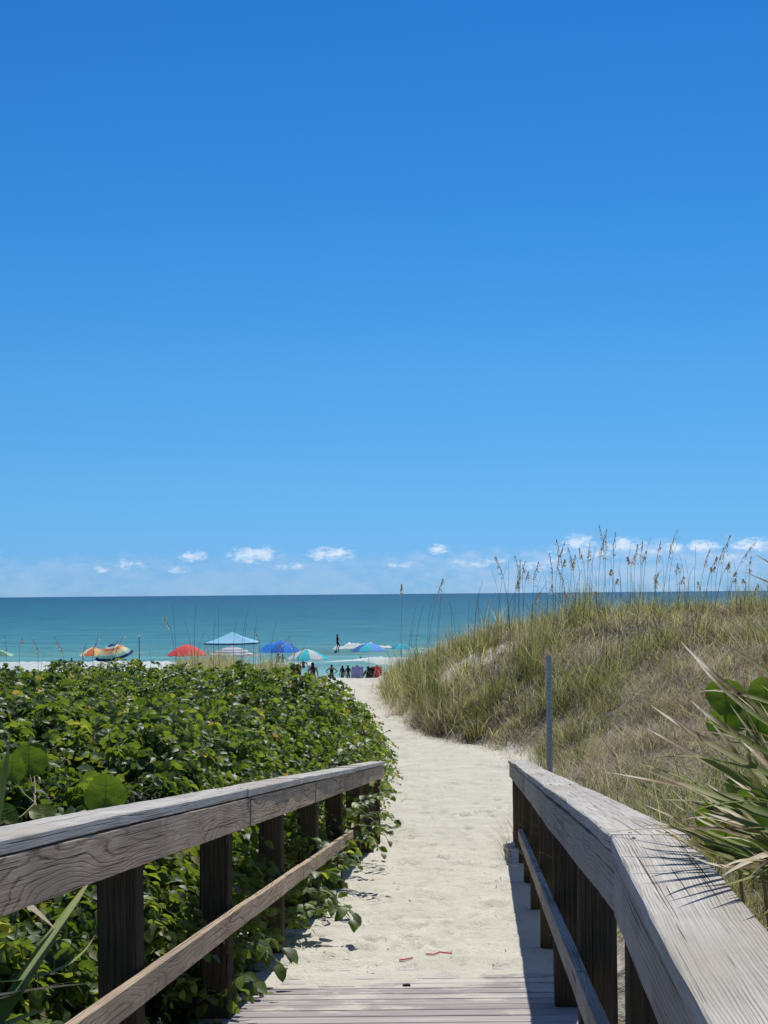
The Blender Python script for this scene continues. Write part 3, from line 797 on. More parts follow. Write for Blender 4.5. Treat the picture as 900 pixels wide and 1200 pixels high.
def blades(specs, base_):
    """specs: list of (points, width, rnd) -> V-folded tapering blades"""
    Vs = []; Qs = []; A = []; Rn = []; o = 0
    n = 12
    for pts, w, rv, up in specs:
        P = np.array(pts, float)
        # quadratic / cubic resample with Catmull-like smoothing
        s = np.linspace(0, 1, n + 1)
        k = np.linspace(0, 1, len(P))
        if len(P) == 3:
            C = ((1 - s) ** 2)[:, None] * P[0] + (2 * s * (1 - s))[:, None] * (2 * P[1] - .5 * P[0] - .5 * P[2]) + (s ** 2)[:, None] * P[2]
        else:
            C = np.stack([np.interp(s, k, P[:, q]) for q in range(3)], -1)
        tan = unit(np.gradient(C, axis=0)); sd = unit(np.cross(tan, np.array(up, float))); nm = np.cross(sd, tan)
        tw = (min(rv, 1) - .3) * .8 * s
        sd2 = sd * np.cos(tw)[:, None] + nm * np.sin(tw)[:, None]; nm2 = np.cross(sd2, tan)
        ww = w * (.55 + .45 * np.sin(np.clip(s * 1.9, 0, math.pi / 2))) * (1 - s ** 2.2) + .0008
        L = C - sd2 * ww[:, None] / 2 + nm2 * (ww * .16)[:, None]; Rr = C + sd2 * ww[:, None] / 2 + nm2 * (ww * .16)[:, None]
        Vv = np.stack([L, C, Rr], 1).reshape(-1, 3); ii = np.arange(3 * (n + 1)).reshape(n + 1, 3)
        q = np.concatenate([np.stack([ii[:-1, j], ii[:-1, j + 1], ii[1:, j + 1], ii[1:, j]], -1) for j in (0, 1)])
        Vs.append(Vv); Qs.append(q + o); o += len(Vv); A.append(np.repeat(s, 3)); Rn.append(np.full(len(Vv), rv))
    return np.concatenate(Vs) - np.array(base_), np.concatenate(Qs), np.concatenate(A), np.concatenate(Rn)
def spiky(label, hub, explicit, n, lenr, w, seed, tilt=(0, 0, 0), el=(-.35, 1.35)):
    r = np.random.default_rng(seed); hub = np.array(hub, float)
    base_ = (hub[0], hub[1], gz(hub[0], hub[1]))
    o = root('spiky_leaved_plant', base_); tag(o, label, 'yucca plant', 'spiky leaved plants beside the railings')
    sp_ = []
    for pts, ww, rv in explicit:
        P3 = [at(p[0] + (22 if label.endswith('cap rail') and p[0] < 800 else 0), p[1], p[2] if label.endswith('cap rail') else 1.34 / (.062 + max(450 - p[0], 330) / F) + .10 + .1 * (p[2] - 4.6)) for p in pts]
        sp_.append(([tuple(p) for p in P3], ww * 1.35, rv if rv > 1 else rv * .7, (.1, -.55, 1)))
    for k in range(n):
        az = r.uniform(0, 2 * math.pi); e = el[0] + (el[1] - el[0]) * r.random() ** .9
        d = np.array([math.cos(az) * math.cos(e), math.sin(az) * math.cos(e), math.sin(e)]) + np.array(tilt)
        d = d / np.linalg.norm(d)
        L = r.uniform(*lenr)
        st_ = hub + np.array([0, 0, r.uniform(-.18, .1)]) + d * .03
        drp = r.uniform(.02, .16) * L * (1.2 - max(0, math.sin(e)))
        mid = st_ + d * L * .55; tip = st_ + d * L; tip[2] -= drp * 1.6; mid[2] -= drp * .25
        if label.endswith('cap rail'):
            zc = float(deckz(tip[1])) + 1.07
            if tip[0] < float(XR(tip[1])) + .26:
                if tip[2] < zc + .02 and tip[2] > zc - .45: tip[2] = zc + r.uniform(.012, .12); mid[2] = max(mid[2], zc + .03)
                tip[0] = max(tip[0], float(XR(tip[1])) - .02 + r.uniform(0, .1))
                if tip[2] < zc or (tip[0] < float(XR(tip[1])) + .13 and r.random() < .6): continue
        sp_.append(([st_, mid, tip], w * r.uniform(.7, 1.15), r.uniform(0, 1) * (.75 if e > .2 else 1.0), (0, 0, 1)))
    V, q, A_, Rn = blades(sp_, base_)
    obj_np('leaves', V, q, None, M['spike'], o, {'along': A_, 'rnd': Rn})
    ln = [[(0, 0, -.05), (.02, .02, (hub[2] - base_[2]) * .5), (0, 0, hub[2] - base_[2] + .05)]]
    V, q = tube_arrays(ln, [[.06, .055, .045]], 9)
    obj_np('trunk', V, q, None, M['twig'], o)
EXR = [
 ([(1010, 860, 3.5), (920, 800, 3.5), (836, 748, 3.6)], .018, .62),
 ([(1000, 900, 3.5), (880, 825, 3.5), (776, 752, 3.7)], .016, .9),
 ([(1005, 900, 3.4), (890, 842, 3.4), (790, 768, 3.6)], .014, .8),
 ([(1000, 870, 3.5), (890, 820, 3.5), (818, 811, 3.6)], .012, .9),
 ([(1010, 940, 3.5), (880, 872, 3.5), (788, 821, 3.6)], .018, .9),
 ([(1010, 960, 3.3), (865, 890, 3.4), (740, 826, 3.6)], .020, .85),
 ([(1010, 930, 3.6), (900, 875, 3.6), (800, 855, 3.7)], .016, .7),
 ([(1020, 990, 3.4), (870, 915, 3.4), (735, 853, 3.6)], .026, .62),
 ([(1020, 980, 3.5), (870, 938, 3.5), (690, 905, 3.8)], .020, .8),
 ([(1020, 1000, 3.4), (880, 950, 3.4), (735, 903, 3.6)], .030, .45),
 ([(1020, 1010, 3.3), (900, 975, 3.3), (780, 935, 3.5)], .022, .6),
 ([(1020, 1010, 3.5), (890, 975, 3.5), (690, 975, 3.7)], .014, .95),
 ([(1020, 1030, 3.3), (880, 1000, 3.3), (748, 962, 3.45)], .024, .6),
 ([(1020, 1035, 3.35), (890, 1000, 3.35), (751, 993, 3.45)], .018, .35),
 ([(1020, 1045, 3.3), (900, 1020, 3.3), (800, 985, 3.4)], .026, .3),
 ([(1010, 780, 3.3), (950, 700, 3.3), (878, 646, 3.4)], .014, .5),
 ([(1010, 790, 3.4), (950, 715, 3.4), (864, 668, 3.5)], .012, .55),
 ([(1010, 850, 3.5), (960, 790, 3.5), (905, 700, 3.6)], .018, .3),
 ([(1020, 1060, 3.1), (920, 1035, 3.1), (850, 1020, 3.2)], .022, .2),
 ([(1030, 1075, 3.0), (940, 1050, 3.0), (880, 1040, 3.1)], .022, .15),
]
spiky('spiky plant with brown tipped sword leaves crowding over the right cap rail', at(1000, 1000, 3.3), EXR, 300, (.36, .60), .022, 31, (0, 0, 0), (-.7, 1.2))
EXL = [
 ([(-60, 1290, 4.6), (40, 1130, 4.7), (112, 1022, 4.8)], .045, .1),
 ([(-90, 1010, 4.9), (0, 1040, 4.9), (66, 1090, 5.0)], .035, 1.75),
 ([(-90, 1185, 4.6), (10, 1165, 4.7), (112, 1152, 4.8)], .040, 1.75),
 ([(-90, 1200, 4.7), (10, 1168, 4.8), (86, 1150, 4.9)], .022, 1.9),
 ([(-60, 1240, 4.6), (10, 1200, 4.7), (62, 1182, 4.8)], .026, .1),
 ([(-30, 1060, 4.7), (-5, 960, 4.7), (12, 862, 4.8)], .030, .1),
 ([(-60, 1150, 4.9), (60, 1140, 5.1), (112, 1095, 5.2)], .015, .3),
]
hubL = at(-150, 1230, 4.9)
spiky('spiky plant with broad sword leaves behind the lower left railing', hubL, EXL, 26, (.35, .6), .035, 37, (-.35, 0, .1), (-.2, 1.2))

# ------------------------------------------------------------------ grass
def grass_arrays(P, H, az, lean, W, r, curl=.6, seg=3):
    """tapering curved blades. lean = horizontal reach as share of the height"""
    N = len(P)
    d = np.stack([np.cos(az), np.sin(az), np.zeros(N)], -1)
    fa = az + r.uniform(.5, 2.6, N)
    s = np.stack([np.cos(fa), np.sin(fa), np.zeros(N)], -1)
    Vs = []
    for j in range(seg + 1):
        t_ = j / seg
        hz = H * (t_ - curl * lean * t_ ** 2.4 * .5)
        ho = H * lean * t_ ** 1.7
        c = P + d * ho[:, None]; c[:, 2] += hz
        w = W * (1 - t_ ** 1.4) * .5
        if j < seg: Vs += [c - s * w[:, None], c + s * w[:, None]]
        else: Vs += [c]
    k = len(Vs); V = np.stack(Vs, 1).reshape(-1, 3)
    b = (np.arange(N) * k)[:, None]
    q = np.concatenate([b + [2 * j, 2 * j + 1, 2 * j + 3, 2 * j + 2] for j in range(seg - 1)])
    tr = b + [2 * (seg - 1), 2 * (seg - 1) + 1, 2 * seg]
    return V, q, tr, k
def grass_field(name, label, spots, r, mat, H, W, leanr, per, spread, parent=None, colfn=None):
    """spots: (n,2) tuft positions"""
    n = len(spots)
    X = np.repeat(spots[:, 0], per) + r.normal(0, 1, n * per) * np.repeat(r.uniform(.3, 1.2, n), per) * spread
    D = np.repeat(spots[:, 1], per) + r.normal(0, 1, n * per) * spread
    Z = surf(X, D) - .02
    tuftH = np.repeat(r.uniform(.45, 1.1, n) * (.55 + .95 * sm(.3, .7, vn(spots[:, 0] * 1.7, spots[:, 1] * 1.3, 55))), per)
    Hh = r.uniform(H[0], H[1], n * per) * tuftH
    az = np.repeat(r.uniform(0, 6.283, n), per) + r.normal(0, 2.2, n * per)
    # the wind leans them a little to the left
    lean = r.uniform(leanr[0], leanr[1], n * per)
    col = np.clip(np.repeat(r.random(n), per) * .4 + .6 * r.random(n * per) + (colfn(X, D) if colfn is not None else 0), 0, 1)
    V, q, tr, k = grass_arrays(np.stack([X, D, Z], -1), Hh, az, lean, W * r.uniform(.6, 1.3, n * per), r)
    o = obj_np(name, V, q, tr, mat, parent, {'rnd': np.repeat(col, k)})
    if parent is None: tag(o, label, 'grass', kind='stuff')
    return o
def spots_right(r, n, D0, D1, dmin, dens):
    D = np.sqrt(r.uniform(D0 ** 2, D1 ** 2, n)); x0 = pbr(D) + dmin; x1 = np.maximum(.25 * D + 1.5, x0 + .3)
    X = x0 + (x1 - x0) * r.random(n)
    keep = r.random(n) < dens(X, D)
    keep &= X > np.where(D < 18.8, XR(D) + .36, -99)
    return np.stack([X[keep], D[keep]], -1)
r2 = np.random.default_rng(23)
patch = lambda X, D: fbm(X * .9, D * .6, 33, 3)
def dens_green(X, D):
    d = X - pbr(D)
    return np.clip(1.0 * sm(.46, .68, patch(X, D)) + .07 + .5 * (1 - sm(.0, 2.2, d)) * sm(28, 31, D) + .25 * sm(36.5, 38.5, D), .0, 1) * (1 - .96 * bare(X, D))
def dens_dry(X, D): return np.clip(1.0 - .55 * sm(.35, .62, patch(X, D)), .1, 1) * (1 - .9 * bare(X, D))
gcol = lambda X, D: .25 * (sm(.4, .7, 1 - patch(X, D)) - .4) + .12 * sm(31, 36, D)
sA = spots_right(r2, 3300, 9, 30, .05, dens_green)
sN = spots_right(r2, 1500, 2.5, 9, .45, lambda X, D: 1 + 0 * X)
grass_field('dune_grass', 'green grass close behind the right railing', sN, r2, M['grass'], (.2, .45), .005, (.2, .7), 12, .04)
grass_field('dry_dune_grass', 'dry tangled grass close behind the right railing', sN + .07, r2, M['dry'], (.12, .3), .005, (.5, 1.0), 10, .06)
grass_field('dune_grass', 'green dune grass covering the near right dune slope', sA, r2, M['grass'], (.16, .62), .0095, (.15, 1.3), 13, .06, None, gcol)
sB = spots_right(r2, 4300, 29, 46, .0, dens_green)
grass_field('dune_grass', 'tall green dune grass on the crest of the right dune', sB, r2, M['grass'], (.20, .84), .0145, (.12, 1.1), 12, .085, None, gcol)
sC = spots_right(r2, 7400, 9, 30, .1, dens_dry)
grass_field('dry_dune_grass', 'tangled dry tan grass on the near right dune slope', sC, r2, M['dry'], (.12, .42), .0085, (.5, 1.6), 11, .12)
sD = spots_right(r2, 9800, 29, 46, .0, dens_dry)
grass_field('dry_dune_grass', 'tangled dry tan grass on the upper right dune', sD, r2, M['dry'], (.12, .50), .0135, (.4, 1.6), 9, .15)
D = r2.uniform(30.2, 34.5, 900); X = pbr(D) + r2.uniform(.05, 1.3, 900)
grass_field('dry_dune_grass', 'dark matted dry grass at the sandy foot of the right dune', np.stack([X, D], -1), r2, M['dry'], (.10, .42), .009, (.8, 2.0), 14, .12, None, lambda X, D: -.28 + 0 * X)
D = r2.uniform(31, 40, 190); X = pbr(D) + r2.uniform(.15, 2.6, 190)
kp = ~((X > 1.3) & (X < 3.7) & (D > 33.6) & (D < 38.6)); X = X[kp]; D = D[kp]
grass_field('dune_grass', 'tall upright green tufts on the left shoulder of the right dune', np.stack([X, D], -1), r2, M['grass'], (.45, 1.0), .010, (.05, .55), 26, .06, None, lambda X, D: -.12 + 0 * X)
D = r2.uniform(36.8, 39.5, 170); X = pbr(D) + r2.uniform(1.5, 12, 170)
grass_field('dune_grass', 'tall ragged green tufts along the skyline of the right dune', np.stack([X, D], -1), r2, M['grass'], (.5, 1.0), .010, (.05, .6), 22, .06, None, lambda X, D: -.05 + 0 * X)
# ragged fringe creeping onto the sand
D = r2.uniform(19, 50, 420); X = pbr(D) + r2.normal(-.08, .18, 420)
grass_field('creeping_grass', 'low straggling grass along the right edge of the sand path', np.stack([X, D], -1), r2, M['dry'], (.06, .22), .006, (.8, 2.0), 9, .10)
# left dune behind the thicket
n = 5200
D = r2.uniform(30, 55, n); X = r2.uniform(0, 1, n); X = (-.25 * D - 1.5) + X * (lbr(D) - (-.25 * D - 1.5) - .02)
streak = np.exp(-(((X + 3.7 - (D - 46) * -.12) / .45) ** 2)) * sm(42, 44, D)
kp = r2.random(n) > streak * 1.0
sL = np.stack([X[kp], D[kp]], -1)
pxl = 450 + F * sL[:, 0] / sL[:, 1]; hi = (pxl > 205) & (pxl < 338)
grass_field('dune_grass', 'olive dune grass behind the thicket on the left dune', sL[hi], r2, M['grass'], (.25, .60), .0095, (.15, .8), 10, .10, None, lambda X, D: .2 + 0 * X)
grass_field('dune_grass', 'short olive grass on both flanks of the left dune crest', sL[~hi][::2], r2, M['grass'], (.10, .30), .009, (.2, 1.0), 9, .12, None, lambda X, D: .2 + 0 * X)
grass_field('dry_dune_grass', 'dry tan grass behind the thicket on the left dune', sL[hi][::2] + .1, r2, M['dry'], (.15, .5), .0095, (.3, 1.2), 11, .13)

# small tufts of their own by the right railing
def tuft(name, X, D, n, H, label, seed, lean=(.3, 1.3), mat='dry', W=.004, bias=None):
    r = np.random.default_rng(seed)
    z = gz(X, D)
    P = np.stack([r.normal(0, .03, n), r.normal(0, .04, n), np.full(n, -.01)], -1)
    az = r.uniform(0, 6.283, n) if bias is None else r.normal(bias, .8, n)
    V, q, tr, k = grass_arrays(P, r.uniform(H[0], H[1], n), az, r.uniform(lean[0], lean[1], n), np.full(n, W), r, .8, 4)
    o = obj_np(name, V, q, tr, M[mat], None, {'rnd': np.repeat(r.random(n), k)})
    o.location = (X, D, z); tag(o, label, 'grass tuft', 'wispy grass tufts beside the path')
for i, (px, py, D_, n_, H_, lab) in enumerate([
    (597, 1000, 16.2, 34, (.25, .75), 'wispy dry grass tuft leaning over the path beside the far right post'),
    (599, 1012, 15.2, 20, (.15, .5), 'small wispy grass tuft halfway down the shaded foot of the right railing'),
    (604, 935, 18.9, 22, (.2, .5), 'wispy grass tuft at the far end of the right railing'),
    (466, 912, 18.2, 9, (.08, .2), 'tiny grass tuft on the sand just past the left railing end'),
    (690, 890, 14.0, 40, (.3, .55), 'dense green grass tuft just outside the right cap rail')]):
    p = at(px, py, D_)
    tuft('grass_tuft', p.x, D_, n_, H_, lab, 300 + i, mat='grass' if i == 4 else 'dry', bias=math.pi if i in (0, 1) else None)

# ------------------------------------------------------------------ sea oats
def sea_oat(rootp, top, label, group, seed, head=.30, droop=.1, thick=.0065, hs=1.0, seeds=True):
    r = random.Random(seed)
    o = root('sea_oat', rootp); tag(o, label, 'sea oat', group)
    rp = Vector(rootp); tp = Vector(top) - rp
    n = 10; pts = []
    bend = Vector((r.uniform(-.05, .05), r.uniform(-.05, .05), 0)) * tp.z
    for i in range(n + 1):
        s = i / n
        x = tp.x * s ** 1.5; y = tp.y * s ** 1.5
        p = Vector((x, y, tp.z * s)) + bend * math.sin(s * math.pi)
        pts.append(p)
    sgn = 1 if tp.x >= 0 else -1
    if droop > 0:
        for i in (n - 1, n):
            pts[i] += Vector((sgn * droop * (i - n + 2) * .5, 0, -droop * .35 * (i - n + 2)))
    V, q = tube_arrays([[tuple(p) for p in pts]], [np.linspace(thick, thick * .45, n + 1)], 4)
    obj_np('stem', V, q, None, M['oat'], o)
    if not seeds: return o
    P = []; Dd = []; Ln = []
    H = tp.length
    tot = int(34 * hs)
    for i in range(tot):
        s = 1 - head * r.random() ** .9
        f_ = s * n; k = min(int(f_), n - 1); p = pts[k].lerp(pts[k + 1], f_ - k)
        an = r.uniform(0, 6.28)
        off = Vector((math.cos(an), math.sin(an), r.uniform(-1.6, .5))).normalized() * r.uniform(.01, .07) * hs * (1.15 - (s - 1 + head) / head)
        off.x += sgn * .015
        P.append(p + off); Dd.append(Vector((math.cos(an) * .5, math.sin(an) * .5, -1.0))); Ln.append(r.uniform(.028, .05))
    P = np.array([tuple(p) for p in P]); Dd = np.array([tuple(p) for p in Dd]); Ln = np.array(Ln)
    V, q = leaf_arrays(P, Dd, rng.normal(0, 1, P.shape), Ln, Ln * .6, .3, 0)
    bl = []
    for p_ in P:
        zz = min(range(len(pts)), key=lambda i_: abs(pts[i_].z - p_[2] - .03)); bl.append([tuple(pts[zz]), tuple((np.array(pts[zz]) + p_) / 2 + [0, 0, .01]), tuple(p_ - [0, 0, .01])])
    V2_, q2_ = tube_arrays(bl + [[tuple(p) for p in pts[int(n * (1 - head)):]]], [[.0016] * 3] * len(bl) + [[.004] * (n + 1 - int(n * (1 - head)))], 3)
    q = np.concatenate([q, q2_ + len(V)]); V = np.concatenate([V, V2_])
    h_ = obj_np('seed_head', V, q, None, M['seed'], o, {'rnd': np.zeros(len(V))})
    return o
_xr = random.Random(4)
xtra = []
for _ in range(34):
    bx_ = _xr.uniform(600, 895) if _ > 0 else 610; xtra.append((bx_ + _xr.uniform(-6, 22), _xr.uniform(650, 692), bx_, 722, _xr.choice([0, 0, .1, .2])))
for _ in range(16):
    bx_ = _xr.uniform(470, 600); yb_ = 770 - (bx_ - 470) * .33; xtra.append((bx_ + _xr.uniform(-8, 10), yb_ - _xr.uniform(35, 75), bx_, yb_, 0))
tops = xtra + [(583,650,596,725,.2),(608,648,609,730,.3),(612,654,614,730,.3),(617,668,612,730,.15),(627,655,622,725,.3),(633,670,629,730,0),(637,664,641,730,0),
 (648,645,655,725,.3),(654,630,655,728,.25),(660,632,655,728,.3),(657,660,661,725,.3),(668,640,675,722,.25),(672,648,662,724,.2),(665,690,668,725,.2),
 (681,640,682,722,.2),(689,634,680,720,.25),(694,636,689,722,0),(697,642,692,722,0),(700,668,702,722,0),(706,612,708,720,.3),(709,618,704,718,.3),(712,626,714,718,.3),(717,620,712,719,.3),
 (716,650,718,720,0),(738,634,737,718,0),(742,642,741,718,.2),(751,632,746,716,.3),(745,636,744,716,.3),(753,642,745,716,.15),(760,628,754,716,0),(772,632,764,716,.25),(767,668,766,716,.3),(770,672,771,716,.3),
 (777,650,778,716,0),(790,617,773,714,.3),(795,626,787,714,0),(798,648,800,714,0),(797,672,792,714,.2),(805,655,806,714,0),(817,638,818,714,0),(812,657,806,714,0),(830,642,817,716,.3),(820,680,824,716,.3),
 (851,624,832,715,.25),(846,640,840,715,.2),(852,657,849,715,.2),(858,675,858,715,.1),(884,633,853,715,.3),(878,650,871,715,.25),(884,681,880,716,.2),(873,660,868,716,0),
 (473,683,475,770,.1),(505,694,500,768,0),(517,676,503,765,.12),(519,690,520,766,0),(530,700,533,760,0),(548,705,545,756,0),(560,700,562,752,0),(577,690,575,748,0),(592,680,596,740,0),
 (624,700,622,742,.35)]
for i, (tx, ty, bx, by, hd) in enumerate(tops):
    D_ = random.uniform(34.5, 38.5) if tx > 560 else random.uniform(35, 39)
    tp = at(tx, ty, D_); b0 = at(bx, by, D_)
    rp = (b0.x, D_ + random.uniform(-.1, .1), gz(b0.x, D_) - .03)
    if hd > 0: lab, grp = 'thin sea oat stalk with pale seed head rising from the right dune crest', 'sea oats on the right dune'
    else: lab, grp = 'bare thin sea oat stalk rising from the right dune crest', 'bare sea oat stalks on the right dune'
    if (tx, ty) == (706, 612): lab, grp = 'tallest sea oat stalk with seed head on the right dune crest', None
    if (tx, ty) == (473, 683): lab, grp = 'tall dark sea oat stalk at the far left end of the right dune', None
    if (tx, ty) == (624, 700): lab, grp = 'short sea oat with drooping pale curl head in front of the water', None
    sea_oat(rp, tp, lab, grp, 500 + i, max(hd, .05), .12 if hd == .35 else (.04 if i % 3 else .08), .0052, 1.0, seeds=hd > 0)
topsL = [(10,741,11,785,.3),(22,745,20,785,.1),(42,746,43,790,.3),(51,765,50,790,0),(68,742,77,790,.3),(96,750,94,790,.3),(110,744,103,790,.3),(133,748,130,795,.4),(140,742,133,795,.4),(163,765,160,790,0),(177,760,178,792,0),
 (196,718,208,782,.2),(203,705,210,785,0),(229,708,229,780,0),(217,725,226,780,0),(251,722,250,778,0),(257,708,260,778,0),(276,725,276,776,0),(290,712,283,776,0),(300,722,298,778,0),(303,735,304,776,.4),(333,746,322,786,.35),(343,742,345,790,.4),(352,755,345,790,.4),(288,730,280,776,0),(238,740,232,780,0),(322,728,318,780,0)]
for i, (tx, ty, bx, by, hd) in enumerate(topsL):
    D_ = random.uniform(36, 44)
    tp = at(tx, ty, D_); b0 = at(bx, by, D_)
    rp = (b0.x, D_, gz(b0.x, D_) - .03)
    if hd > 0: lab, grp = 'sea oat with pale drooping seed head behind the thicket', 'sea oats on the left dune'
    else: lab, grp = 'bare thin sea oat stalk behind the thicket', 'bare sea oat stalks on the left dune'
    if tx == 196: lab, grp = 'sea oat with bent pale tip left of the coral umbrella', None
    sea_oat(rp, tp, lab, grp, 700 + i, max(hd, .05), .10 if hd else .03, .0062, .8, seeds=hd > 0)

# ------------------------------------------------------------------ post on the dune, stake, litter
M['galv'] = plain('galvanised_steel', (.44, .47, .47), .55, .12, .25, scale=12)
pp = at(644, 885, 19.0); px_ = pp.x; gz0 = gz(px_, 19.0)
o = root('metal_post', (px_, 19.0, gz0)); tag(o, 'grey metal channel post standing in the dune grass behind the right railing', 'metal post')
ztop = at(644, 768, 19.0).z - gz0
bm = bmesh.new()
prof = [(-.034, -.012), (-.034, .014), (-.028, .014), (-.028, -.006), (.028, -.006), (.028, .014), (.034, .014), (.034, -.012)]
vb = [bm.verts.new((a, b_, -.3)) for a, b_ in prof]; vt = [bm.verts.new((a, b_, ztop)) for a, b_ in prof]
for j in range(8):
    k = (j + 1) % 8; bm.faces.new((vb[j], vb[k], vt[k], vt[j]))
bm.faces.new(vt); bm.faces.new(vb[::-1])
obj_bm('channel', bm, M['galv'], o)
M['hole'] = plain('punched_hole', (.02, .02, .02), .9)
bm = bmesh.new()
zz = .4
while zz < ztop - .03:
    bmesh.ops.create_cone(bm, cap_ends=True, segments=10, radius1=.006, radius2=.006, depth=.004, matrix=Matrix.Translation((0, -.0135, zz)) @ Matrix.Rotation(R(90), 4, 'X'))
    zz += .05
obj_bm('bolt_holes', bm, M['hole'], o)
pp = at(163, 746, 47); g0 = gz(pp.x, 47)
o = root('thin_stake', (pp.x, 47, g0)); tag(o, 'thin pale stake standing behind the thicket right of the rainbow umbrella', 'stake')
V, q = tube_arrays([[(0, 0, -.1), (0, 0, pp.z - g0)]], [[.014, .014]], 8); obj_np('pole', V, q, None, M['oat'], o)
V, q = tube_arrays([[(0, 0, pp.z - g0), (0, 0, pp.z - g0 + .04)]], [[.024, .014]], 8); obj_np('pole_cap', V, q, None, M['foam'], o)

M['ribbon'] = plain('pink_ribbon', (.55, .03, .09), .5)
def ribbon(name, pxs, D_list, label):
    P = []
    for (px, py), D_ in zip(pxs, D_list):
        p = at(px, py, D_); P.append((p.x, D_, gz(p.x, D_) + .004))
    b0 = np.array(P[0]); P = np.array(P) - b0
    V = []; n = len(P)
    for i, p in enumerate(P):
        V += [p + [0, -.006, .002], p + [0, .007, .006]]
    q = [(2 * i, 2 * i + 2, 2 * i + 3, 2 * i + 1) for i in range(n - 1)]
    o = obj_np(name, V, q, None, M['ribbon']); o.location = b0
    md = o.modifiers.new('t', 'SOLIDIFY'); md.thickness = .002
    tag(o, label, 'ribbon', 'bits of pink ribbon on the sand')
def sandD(py):
    # distance at which the sand surface shows at image row py
    for D_ in np.arange(7.5, 40, .02):
        z = gz((0.1), D_)
        if CAMZ - (py - 696) / F * D_ < z: return float(D_)
    return 12.
ribbon('pink_ribbon', [(468, 1126), (474, 1125.5), (480, 1127), (484, 1126)], [sandD(1126)] * 4, 'short straight scrap of pink ribbon on the sand, the left one')
d0 = sandD(1121)
ribbon('pink_ribbon', [(499, 1122), (508, 1122), (515, 1120), (524, 1118), (529, 1117), (530, 1114)], [d0, d0, d0 + .05, d0 + .1, d0 + .13, d0 + .2], 'longer curved scrap of pink ribbon on the sand, the right one')
def pebble(px, py, s, label, mat):
    D_ = sandD(py) if py < 1146 else (1.292 / ((py - 696) / F - .094))
    p = at(px, py, D_)
    bm = bmesh.new(); bmesh.ops.create_icosphere(bm, subdivisions=2, radius=1)
    for v in bm.verts: v.co = Vector((v.co.x * s * 1.6, v.co.y * s, v.co.z * s * .5)) * (1 + .25 * math.sin(v.co.x * 5 + v.co.y * 3))
    z = gz(p.x, D_) if py < 1146 else float(deckz(D_)) + s * .3
    o = obj_bm('seed_pod' if s > .01 else 'wood_chip', bm, mat, None, True); o.location = (p.x, D_, max(z, float(deckz(D_)) if D_ < 9 else z) + s * .2)
    return o
tag(pebble(477, 1156, .014, '', M['hole']), 'small black seed pod lying on the planks below the ribbon', 'seed pod')
tag(pebble(455, 1112, .006, '', M['twig']), 'tiny brown chip on the sand left of the ribbon', 'wood chip')
tag(pebble(437, 1141, .006, '', M['twig']), 'tiny brown chip at the sandy edge of the planks', 'wood chip')
# plant litter strewn over the sand
n = 900
D = r2.uniform(8.8, 30, n); side_ = r2.random(n)
u = np.where(r2.random(n) < .55, r2.beta(1, 7, n), np.where(r2.random(n) < .5, 1 - r2.beta(1, 7, n), r2.random(n)))
xr = np.where(D < 18.4, XR(D), pbr(D)); X = lbr(D) + .1 + u * (xr - lbr(D) - .1)
P = np.stack([X, D, surf(X, D) + .006], -1); dr = r2.normal(0, 1, (n, 3)); dr[:, 2] *= .12
Ln = r2.uniform(.02, .07, n)
V, q = leaf_arrays(P, dr, np.tile([0, 0, 1.], (n, 1)), Ln, Ln * .12, .1, 0)
o = obj_np('plant_litter', V, q, None, M['dry'], None, {'rnd': np.repeat(r2.random(n) * .6, 9)})
tag(o, 'small dry stalks and leaf bits strewn on the sand path', 'litter', kind='stuff')

